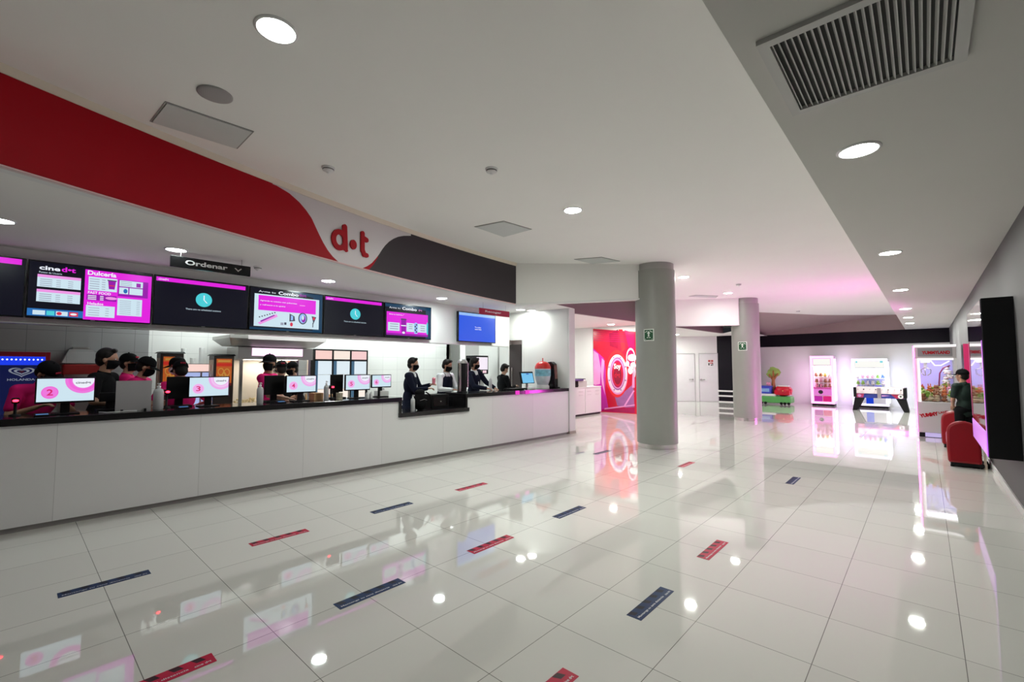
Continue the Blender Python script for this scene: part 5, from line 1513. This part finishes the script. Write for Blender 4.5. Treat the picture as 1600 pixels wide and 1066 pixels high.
m = MB(); m.prism([(w * .20, 1.26), (w * .30, 1.10), (w * .40, 1.16), (w * .50, 1.14), (w * .60, 1.20), (w * .66, 1.34), (w * .60, 1.48), (w * .42, 1.58), (w * .34, 1.56), (w * .30, 1.40)], 'y', .42, .52)
m.ell((w * .44, .47, 1.36), (w * .2, .09, .16)); m.build('tree_crown', mat('ride_leaf', (.30, .42, .10), .5, var=.4, scale=5), t, bevel=.02)

# arcade cabinet screen on the right wall (black box with a glossy front)
gx0, gy0, gy1, gz0, gz1 = .47, 6.98, 9.0, .60, 2.30
t = thing('wall_display_case', 'deep black wall-mounted case with a glossy violet front, near right edge', 'display case', (0, 0, 0))
m = MB(); m.box(gx0, gy0, gz0, XW, gy1, gz1); m.build('housing', M_matblack, t, bevel=.006)
gm = mat('dark_glass', (.035, .012, .06), .05, spec=.9, var=0, coat=1.0)
m = MB(); m.box(gx0 - .006, gy0 + .01, gz0 + .01, gx0, gy1 - .01, gz1 - .01); m.build('front_glass', gm, t)
m = MB(); m.box(gx0 - .010, gy0 + .012, gz0 + .012, gx0 - .0065, gy0 + .09, 1.85); m.box(gx0 - .010, gy0 + .012, gz0 + .012, gx0 - .0065, gy1 - .012, gz0 + .26)
m.build('violet_light', mat('violet_panel', (.35, .10, .45), .25, em=(.42, .13, .62), es=.75), t)
m = MB(); m.box(gx0 - .010, gy1 - .14, gz0 + .3, gx0 - .0065, gy1 - .05, 1.9); m.build('crimson_print', mat('crimson_panel', (.45, .01, .10), .3), t)
t = thing('wall_light_box', 'narrow tall crimson panel on the right wall behind the person in green', 'sign', (0, 0, 0))
pa = aty(1505, 545, 12.6); m = MB(); m.box(pa.x, 12.6, .9, XW, 13.3, 2.02); m.build('housing', M_matblack, t, bevel=.004)
m = MB(); m.box(pa.x, 12.585, .9, pa.x + .10, 12.599, 2.02); m.build('crimson_face', mat('crimson_face', (.52, .02, .12), .4, em=(.6, .02, .12), es=.25), t)
m = MB(); m.box(XW - .012, 4.30, 1.55, XW, 4.72, 1.95); tag(m.build('poster_frame', M_plasticwhite, loc=(0, 0, 0)), 'white frame on the grey wall at the right edge of the picture', 'frame')

# red seats
def seat(x0, x1, y0, label, dep=.62):
    t = thing('game_seat', label, 'seat', (x0, y0, 0), 0, 'red seats by the right wall')
    w = x1 - x0
    def prof(w0, z): return z
    pts = [(0.02, .05), (w, .05), (w, .55)]
    k = 14
    arch = [(w * .5 + w * .50 * math.cos(a), .55 + .16 * math.sin(a)) for a in [PI * i / k for i in range(k + 1)]]
    poly = [(0.0, .06), (w, .06)] + [(w, .40)] + [(u, v) for u, v in arch] + [(-.01, .30)]
    m = MB()
    # back shell leaning slightly, thick, with a rounded top
    n_ = len(poly)
    f0 = [(u, 0.02 + .10 * (v / .7), v) for u, v in poly]; f1 = [(u * .94 + w * .03, .20 + .10 * (v / .7), v * .985 + .002) for u, v in poly]
    m.add(f0 + f1, [tuple(range(n_)), tuple(reversed(range(n_, 2 * n_)))] + [(i, i + n_, (i + 1) % n_ + n_, (i + 1) % n_) for i in range(n_)])
    m.build('back_shell', M_redplastic, t, bevel=.035)
    m = MB(); m.box(.02, .18, .07, w - .02, dep, .36); m.build('seat_base', M_redplastic, t, bevel=.04)
    for x in (.0, w - .09):
        m = MB(); m.box(x, .2, .30, x + .09, dep - .04, .50); m.build('armrest', M_redplastic, t, bevel=.03)
    m = MB(); m.box(.10, .20, .355, w - .10, dep - .03, .40); m.build('cushion', mat('cushion_red', (.30, .01, .02), .6), t, bevel=.02)
    m = MB(); m.box(.03, .04, 0.02, w + .02, dep - .05, .075); m.build('black_base', M_matblack, t, bevel=.01)
    for x in (.05, w - .03):
        for y in (.08, dep - .12):
            m = MB(); m.cyl((x, y, 0), (x, y, .03), .025, n=12); m.build('foot', M_matblack, t)
    return t


seat(.215, .60, 10.0, 'red rounded game seat by the right wall, the nearer and larger one')
seat(.195, .58, 12.25, 'red rounded game seat by the right wall, the farther one behind')
m = MB(); m.box(.60, 10.16, 0, .68, 10.5, .07); m.box(.62, 10.2, .07, .67, 10.26, .10)
tag(m.build('floor_pedal', M_matblack, bevel=.006), 'black pedal box on the floor between the near red seat and the wall', 'pedal')
m = MB(); m.box(.615, 10.08, .075, .645, 10.11, .36); m.box(.61, 10.07, 0, .65, 10.12, .075)
tag(m.build('wedge_sign', mat('cream_card', (.62, .52, .42), .6)), 'narrow cream upright card beside the near red seat', 'card')

# ================================================================== PEOPLE
def blob(name, parts, material, parent, vox=.010, smooth=2):
    """one continuous surface grown from overlapping tapered limbs"""
    m = MB()
    for p in parts:
        if p[0] == 'c':
            _, a, b, r0, r1 = p
            a = Vector(a); b = Vector(b); d = b - a
            if d.length < 1e-4: continue
            Mq = d.to_track_quat('Z', 'Y').to_matrix().to_4x4(); Mq.translation = a
            prof = [(r0 * math.sin(PI / 2 * i / 4), -r0 * math.cos(PI / 2 * i / 4)) for i in range(5)] + [(r1 * math.cos(PI / 2 * i / 4), d.length + r1 * math.sin(PI / 2 * i / 4)) for i in range(5)]
            m.lathe(prof, n=14, M=Mq)
        else:
            _, c, r, R = p
            m.ell(c, r, R=R, n=20, k=14)
    o = m.build(name, material, parent)
    md = o.modifiers.new('r', 'REMESH'); md.mode = 'VOXEL'; md.voxel_size = vox; md.use_smooth_shade = True
    ms = o.modifiers.new('s', 'SMOOTH'); ms.iterations = smooth; ms.factor = .5
    bpy.context.view_layer.update()
    me = bpy.data.meshes.new_from_object(o.evaluated_get(bpy.context.evaluated_depsgraph_get()))
    me.name = name; old = o.data; o.modifiers.clear(); o.data = me; bpy.data.meshes.remove(old)
    me.polygons.foreach_set('use_smooth', [True] * len(me.polygons))
    if not me.materials: me.materials.append(material)
    return o


HANDS = []


def person(label, x, y, yaw, h=1.70, lean=0, hands=None, top=M_pink, sleeve='short', legs=M_trouser, cap=None, cap_mark=False, cap_mark_back=False, mask=M_blackcloth, hair=M_hair, skin=M_skin,
           head_yaw=0, head_pitch=0, kind='polo', build=1.0, cap_red=False, z=0, longhair=False, vest=False, side=0):
    """yaw: direction faced, degrees from +X; person-local axes: x forward, y to the left"""
    t = thing('person', label, 'person', (x, y, z), math.radians(yaw))
    k = h / 1.70
    hip = Vector((0, 0, .90 * k))
    Rl = Matrix.Rotation(math.radians(lean), 3, 'Y') @ Matrix.Rotation(math.radians(side), 3, 'X')

    def U(px, py, pz): return hip + Rl @ (Vector((px, py, pz)) * k)      # upper body, relative to hip
    sh = {s: U(0, s * .185 * build, .50) for s in (1, -1)}
    neck0, neck1 = U(0, 0, .54), U(.012, 0, .64)
    Rh = Rl @ Matrix.Rotation(math.radians(head_yaw), 3, 'Z') @ Matrix.Rotation(math.radians(head_pitch), 3, 'Y')
    hc = U(.02, 0, .685)

    def Hd(px, py, pz): return hc + Rh @ (Vector((px, py, pz)) * k)
    # arms by two-bone reach
    la, lb = .285 * k, .255 * k
    arms = {}
    for s, tgt in zip((1, -1), hands or ((.12, .30, .82), (.12, -.30, .82))):
        S = sh[s]; Tg = Vector((tgt[0] * k, tgt[1] * k, tgt[2])); d = Tg - S; L = min(d.length, (la + lb) * .985); dn_ = d.normalized(); Tg = S + dn_ * L
        c = (la * la + L * L - lb * lb) / (2 * la * L); c = max(-1, min(1, c)); hgt = la * math.sqrt(1 - c * c)
        pole = Vector((-.35, s * .55, -.8)); pole = (pole - dn_ * pole.dot(dn_)).normalized()
        arms[s] = (S, S + dn_ * la * c + pole * hgt, Tg)
    P = []
    # head and face
    P += [('e', Hd(-.008, 0, .055), (.095 * k, .077 * k, .100 * k), Rh), ('e', Hd(.022, 0, -.005), (.066 * k, .058 * k, .082 * k), Rh), ('e', Hd(.048, 0, -.065), (.030 * k, .032 * k, .026 * k), Rh),
          ('c', Hd(.083, 0, .035), Hd(.103, 0, .000), .009 * k, .013 * k), ('c', Hd(.078, .0, .062), Hd(.085, 0, .055), .012 * k, .012 * k),
          ('c', Hd(.070, .034, .058), Hd(.070, .016, .060), .011 * k, .010 * k), ('c', Hd(.070, -.034, .058), Hd(.070, -.016, .060), .011 * k, .010 * k),
          ('c', Hd(.084, .014, -.034), Hd(.084, -.014, -.034), .008 * k, .008 * k),
          ('e', Hd(-.005, .078, .018), (.017 * k, .009 * k, .030 * k), Rh), ('e', Hd(-.005, -.078, .018), (.017 * k, .009 * k, .030 * k), Rh),
          ('c', neck0, neck1, .058 * k, .052 * k), ('c', neck1, Hd(-.01, 0, -.02), .052 * k, .052 * k)]
    # trunk
    P += [('e', U(0, 0, .34), (.105 * k, .155 * k * build, .19 * k), Rl), ('e', U(0, 0, .08), (.10 * k, .14 * k * build, .16 * k), Rl), ('c', sh[1], sh[-1], .055 * k, .055 * k)]
    for s in (1, -1):
        S, E, Hn = arms[s]
        P += [('c', S, E, .048 * k, .037 * k), ('c', E, Hn, .038 * k, .025 * k)]
        f = (Hn - E).normalized(); dnv = Vector((0, 0, -1)); sd = f.cross(dnv)
        if sd.length < .2: sd = Vector((0, s, 0))
        sd.normalize(); pn = sd.cross(f).normalized()
        if pn.z > 0: pn = -pn
        palm = Hn + f * .045 * k; HANDS.append((t, palm + f * .05 * k + Vector((0, 0, .02))))
        Rp = Matrix((f, sd, f.cross(sd))).transposed()
        P.append(('e', palm, (.050 * k, .040 * k, .016 * k), Rp))
        for j, (off, ln) in enumerate([(-.030, .070), (-.010, .080), (.010, .076), (.029, .060)]):
            b0 = palm + f * .035 * k + sd * off * k; b1 = b0 + (f * .9 + pn * .35).normalized() * ln * .5 * k; b2 = b1 + (f * .55 + pn * .85).normalized() * ln * .5 * k
            P += [('c', b0, b1, .0098 * k, .0092 * k), ('c', b1, b2, .0092 * k, .0080 * k)]
        th = sd * (-1 if (sd.y * s > 0) else 1)
        b0 = palm - f * .015 * k + th * .030 * k; b1 = b0 + (f * .6 + th * .8 + pn * .2).normalized() * .036 * k; b2 = b1 + (f * .95 + th * .2 + pn * .3).normalized() * .030 * k
        P += [('c', b0, b1, .012 * k, .0105 * k), ('c', b1, b2, .0105 * k, .0088 * k)]
    # legs
    feet = {}
    for s in (1, -1):
        hp = hip + Vector((0, s * .09 * k, -.02)); kn = Vector((.02, s * .10 * k, .49 * k)); an = Vector((-.02, s * .11 * k, .085 * k)); feet[s] = (hp, kn, an)
        P += [('c', hp, kn, .072 * k, .050 * k), ('c', kn, an, .048 * k, .034 * k), ('c', an, an + Vector((.12 * k, 0, -.05 * k)), .034 * k, .026 * k)]
    blob('body', P, skin, t, vox=.0085 if kind != 'far' else .012, smooth=2)
    # eyes
    m = MB()
    for s in (1, -1): m.ell(Hd(.080, s * .027, .040), (.008 * k, .012 * k, .007 * k), 0, R=Rh, n=10, k=6); m.ell(Hd(.0865, s * .027, .040), (.004 * k, .006 * k, .006 * k), 1, R=Rh, n=8, k=6)
    m.build('eyes', [M_plasticwhite, M_eye], t)
    # clothing
    g = 1.0
    Q = [('e', U(0, 0, .34), (.128 * k, .178 * k * build, .205 * k), Rl), ('e', U(0, 0, .10), (.122 * k, .162 * k * build, .18 * k), Rl), ('c', sh[1], sh[-1], .070 * k, .070 * k),
         ('e', U(-.005, 0, .47), (.09 * k, .13 * k * build, .085 * k), Rl), ('c', U(0, .05, -.02), U(0, -.05, -.02), .115 * k, .115 * k)]
    Sl = []
    for s in (1, -1):
        S, E, Hn = arms[s]
        if sleeve == 'short': Sl += [('c', S, S + (E - S) * .72, .066 * k, .058 * k)]
        elif sleeve == 'long': Sl += [('c', S, E, .066 * k, .052 * k), ('c', E, E + (Hn - E) * .95, .052 * k, .038 * k)]
    if kind == 'suit':
        blob('jacket', Q + Sl + [('c', U(-.02, .06, -.12), U(-.02, -.06, -.12), .11 * k, .11 * k)], top, t, vox=.011)
        m = MB(); c0 = U(.135, 0, .20); c1 = U(.075, 0, .555)
        sdv = Rl @ Vector((0, 1, 0)); nv = Rl @ Vector((1, 0, 0))
        m.hexa([c0 - nv * .06, c0 + sdv * .002, U(.14, .002, .28), U(.09, 0, .28)], [U(.02, -.055, .56), U(.072, -.05, .545), U(.072, .05, .545), U(.02, .055, .56)]); m.build('shirt_front', M_whitecloth, t, bevel=.004)
        m = MB(); m.cyl(U(-.005, 0, .535), U(.005, 0, .585), .064 * k, .060 * k, n=24); m.build('collar', M_whitecloth, t)
    elif vest:
        blob('shirt', Q + Sl, M_whitecloth, t, vox=.011)
        blob('vest', [('e', U(0, 0, .33), (.145 * k, .186 * k * build, .205 * k), Rl), ('e', U(0, 0, .10), (.142 * k, .180 * k * build, .19 * k), Rl), ('c', U(0, .115, .44), U(0, .09, .50), .088 * k, .072 * k), ('c', U(0, -.115, .44), U(0, -.09, .50), .088 * k, .072 * k)], top, t, vox=.011)
        m = MB(); m.cyl(U(-.005, 0, .535), U(.005, 0, .585), .064 * k, .060 * k, n=24); m.build('collar', M_whitecloth, t)
    else:
        blob('shirt', Q + Sl, top, t, vox=.011)
        m = MB(); m.cyl(U(-.008, 0, .525), U(.004, 0, .575), .070 * k, .062 * k, n=24); m.build('collar', top, t)
    TR = [('c', hip + Vector((0, .06 * k, .0)), hip + Vector((0, -.06 * k, .0)), .118 * k, .118 * k)]
    for s in (1, -1):
        hp, kn, an = feet[s]; TR += [('c', hp, kn, .092 * k, .068 * k), ('c', kn, an + Vector((0, 0, .01)), .068 * k, .054 * k)]
    blob('trousers', TR, legs, t, vox=.014)
    for s in (1, -1):
        an = feet[s][2]
        m = MB(); m.ell(an + Vector((.055 * k, 0, -.045 * k)), (.135 * k, .048 * k, .042 * k), n=18, k=10); m.box(an.x - .075 * k, an.y - .042 * k, 0.001, an.x + .175 * k, an.y + .042 * k, .018); m.build('shoe', M_shoe, t, bevel=.003)
    # mask
    if mask:
        m = MB()
        n_, kk = 18, 9; vs = []; fs = []
        for i in range(kk + 1):
            v = i / kk; zz = .022 - .105 * v
            for j in range(n_ + 1):
                a = math.radians(-78 + 156 * j / n_); bul = 1 + .30 * math.cos(a) ** 4 * math.sin(PI * (v * .8 + .12))
                rr = (.088 - .022 * v * v) * bul
                vs.append(Hd(rr * math.cos(a) * 1.03 + .002, rr * .86 * math.sin(a), zz + .008 * math.cos(a)))
        for i in range(kk):
            for j in range(n_): fs.append((i * (n_ + 1) + j, i * (n_ + 1) + j + 1, (i + 1) * (n_ + 1) + j + 1, (i + 1) * (n_ + 1) + j))
        m.add(vs, fs, 0, True)
        o = m.build('face_mask', mask, t); sd_ = o.modifiers.new('s', 'SOLIDIFY'); sd_.thickness = .004 * k
        m = MB()
        for s in (1, -1):
            for zz in (.012, -.045): m.tube([Hd(.02, s * .074, zz), Hd(-.004, s * .086, zz * .5 + .012)], .0018, n=6)
        m.build('ear_loops', mask, t)
    # hair
    if hair:
        Hh = [('e', Hd(-.020, 0, .072), (.096 * k, .084 * k, .098 * k), Rh), ('e', Hd(-.045, 0, .02), (.068 * k, .078 * k, .080 * k), Rh)]
        if not cap: Hh += [('c', Hd(.045, .035, .140), Hd(.050, -.035, .140), .024 * k, .024 * k), ('c', Hd(.0, .068, .06), Hd(.0, .066, .10), .018 * k, .022 * k), ('c', Hd(.0, -.068, .06), Hd(.0, -.066, .10), .018 * k, .022 * k)]
        if longhair: Hh += [('c', Hd(-.05, 0, .02), Hd(-.07, 0, -.09), .06 * k, .045 * k)]
        blob('hair', Hh, hair, t, vox=.009, smooth=1)
    if cap:
        m = MB(); n_, kk = 28, 9; vs = []; fs = []
        for i in range(kk + 1):
            a = PI / 2 * i / kk
            for j in range(n_):
                b_ = 2 * PI * j / n_; vs.append(Hd(-.012 + .108 * math.cos(b_) * math.cos(a) ** .8, .092 * math.sin(b_) * math.cos(a) ** .8, .068 + .106 * math.sin(a)))
        for i in range(kk):
            for j in range(n_): fs.append((i * n_ + j, i * n_ + (j + 1) % n_, (i + 1) * n_ + (j + 1) % n_, (i + 1) * n_ + j))
        m.add(vs, fs, 0, True); m.ell(Hd(-.012, 0, .176), .010 * k, n=10, k=6)
        cp = m.build('cap', cap, t, fix=True); s_ = cp.modifiers.new('s', 'SOLIDIFY'); s_.thickness = .004
        m = MB(); vs = []; fs = []
        for i in range(2):
            for j in range(13):
                b_ = math.radians(-58 + 116 * j / 12); r0 = .100; r1 = .100 + .085 * math.cos(b_ * 1.25) if i else .098
                vs.append(Hd(-.012 + r1 * math.cos(b_) * 1.05, r1 * .90 * math.sin(b_), .070 - .022 * i))
        for j in range(12): fs.append((j, j + 1, 14 + j, 13 + j))
        m.add(vs, fs, 0, True); br = m.build('visor', cap, cp); s_ = br.modifiers.new('s', 'SOLIDIFY'); s_.thickness = .004
        if cap_mark or cap_mark_back:
            sg = -1 if cap_mark_back else 1
            m = MB()
            for dy in (-.022, 0, .022): m.ell(Hd(-.012 + sg * .104, dy, .115), (.010 * k, .008 * k, .012 * k), R=Rh, n=10, k=6)
            m.build('cap_emblem', M_capred, cp)
    return t


FX = -7.18        # staff stand about here, behind the counter


def at(px, x): return atx(px, 575, x).y


person('worker in magenta polo and black cap bending over the left register, black mask', -7.36, at(50, -7.36), 22, h=1.64, lean=22, hands=((.48, .10, 1.16), (.42, -.12, 1.14)), cap=M_blackcloth, cap_mark=True, head_yaw=22, head_pitch=22)
person('man in black polo with short dark hair and black mask, facing right', -7.26, at(160, -7.26), 62, h=1.74, lean=2, hands=((.20, .30, 1.00), (.30, -.25, 1.12)), top=M_blackcloth, head_yaw=6, head_pitch=4, build=1.05)
person('worker mostly hidden behind the man in black, wearing a cap with red emblem', -8.2, at(199, -8.2), 75, h=1.70, lean=0, cap=M_blackcloth, cap_mark=True, head_yaw=-20, kind='far')
person('worker in magenta shirt and black cap reaching forward across the counter, facing right', -7.66, at(207, -7.66), 60, h=1.66, lean=10, hands=((.15, .2, 1.05), (.40, -.16, 1.12)), cap=M_blackcloth, head_yaw=12, head_pitch=14)
person('worker with white face and black cap visor to the left, between the dispensers', -8.05, at(288, -8.05), -110, h=1.66, lean=5, cap=M_blackcloth, mask=M_whitecloth, head_yaw=-8, head_pitch=8, kind='far', hands=((.3, .2, 1.0), (.3, -.2, 1.0)))
person('worker in magenta shirt seen from behind, red emblem on the cap, left of screen 3', -7.20, at(286, -7.20), 185, h=1.60, lean=6, cap=M_blackcloth, cap_mark_back=True, mask=None, hands=((.25, .35, 1.12), (.25, -.30, 1.05)), head_pitch=8)
person('worker in magenta shirt and black cap facing left, left of screen 4', -7.30, at(421, -7.30), 42, h=1.70, lean=-2, build=.9, cap=M_blackcloth, hands=((.26, .14, 1.00), (.34, -.10, 1.10)), head_yaw=-96, head_pitch=0)
person('worker seen from behind in a black cap, behind the number 4 register', -7.75, at(441, -7.75), 170, h=1.62, lean=4, cap=M_blackcloth, cap_mark_back=True, mask=None, top=M_blackcloth, kind='far')
person('worker in black cap with visor and mask facing left above screen 4', -8.35, at(469, -8.35), -95, h=1.62, lean=10, cap=M_blackcloth, top=M_blackcloth, head_yaw=6, kind='far', hands=((.3, .15, 1.0), (.3, -.2, 1.0)))
person('man in dark navy suit and white shirt holding something pink, facing right', -7.25, at(640, -7.25), 38, h=1.70, lean=4, hands=((.34, .22, 1.22), (.36, -.06, 1.16)), top=M_navy, sleeve='long', kind='suit', head_yaw=4, head_pitch=2, skin=M_skin, legs=M_navy, build=1.08)
person('young man in white shirt and dark vest looking down, in the lowered bay', -7.25, at(694, -7.25), 14, h=1.68, lean=4, hands=((.36, .10, 1.10), (.34, -.18, 1.12)), top=M_navy, sleeve='long', vest=True, head_yaw=12, head_pitch=14)
person('person in dark suit leaning right behind the cup tube', -7.28, at(740, -7.28), 14, h=1.74, lean=6, side=9, hands=((.46, .10, 1.12), (.44, -.20, 1.12)), top=M_navy, sleeve='long', kind='suit', head_yaw=30, head_pitch=12)
person('person with black hair and black shirt, seen in profile in front of the dark door', -7.3, at(784, -7.3), 70, h=1.60, lean=4, hands=((.30, .12, 1.10), (.30, -.14, 1.12)), top=M_blackcloth, sleeve='long', mask=None, skin=M_skin2, head_yaw=0, head_pitch=20)
pp = aty(1507, 590, 11.55)
person('person in dark green shirt and black hat with their back turned, by the right wall', .50, 11.55, 128, h=1.48, lean=0, build=.8, hands=((.20, .06, .86), (.20, -.06, .86)), top=M_green, cap=M_blackcloth, mask=None, head_yaw=25, legs=M_blackcloth)

# things held
m = MB(); m.cyl((0, 0, -.05), (0, 0, .06), .028, .034, n=20); m.ell((0, 0, .07), (.035, .035, .03), n=14, k=8)
pt_ = [h_ for h_ in HANDS if 'navy suit and white shirt' in h_[0]['label']][0]
held = Matrix.Rotation(pt_[0].rotation_euler.z, 4, 'Z') @ pt_[1] + pt_[0].location
tag(m.build('pink_cup', mat('cup_pink', (.80, .22, .30), .4, var=.2), loc=held), 'small pink and amber cup in the hand of the man in the navy suit', 'cup')
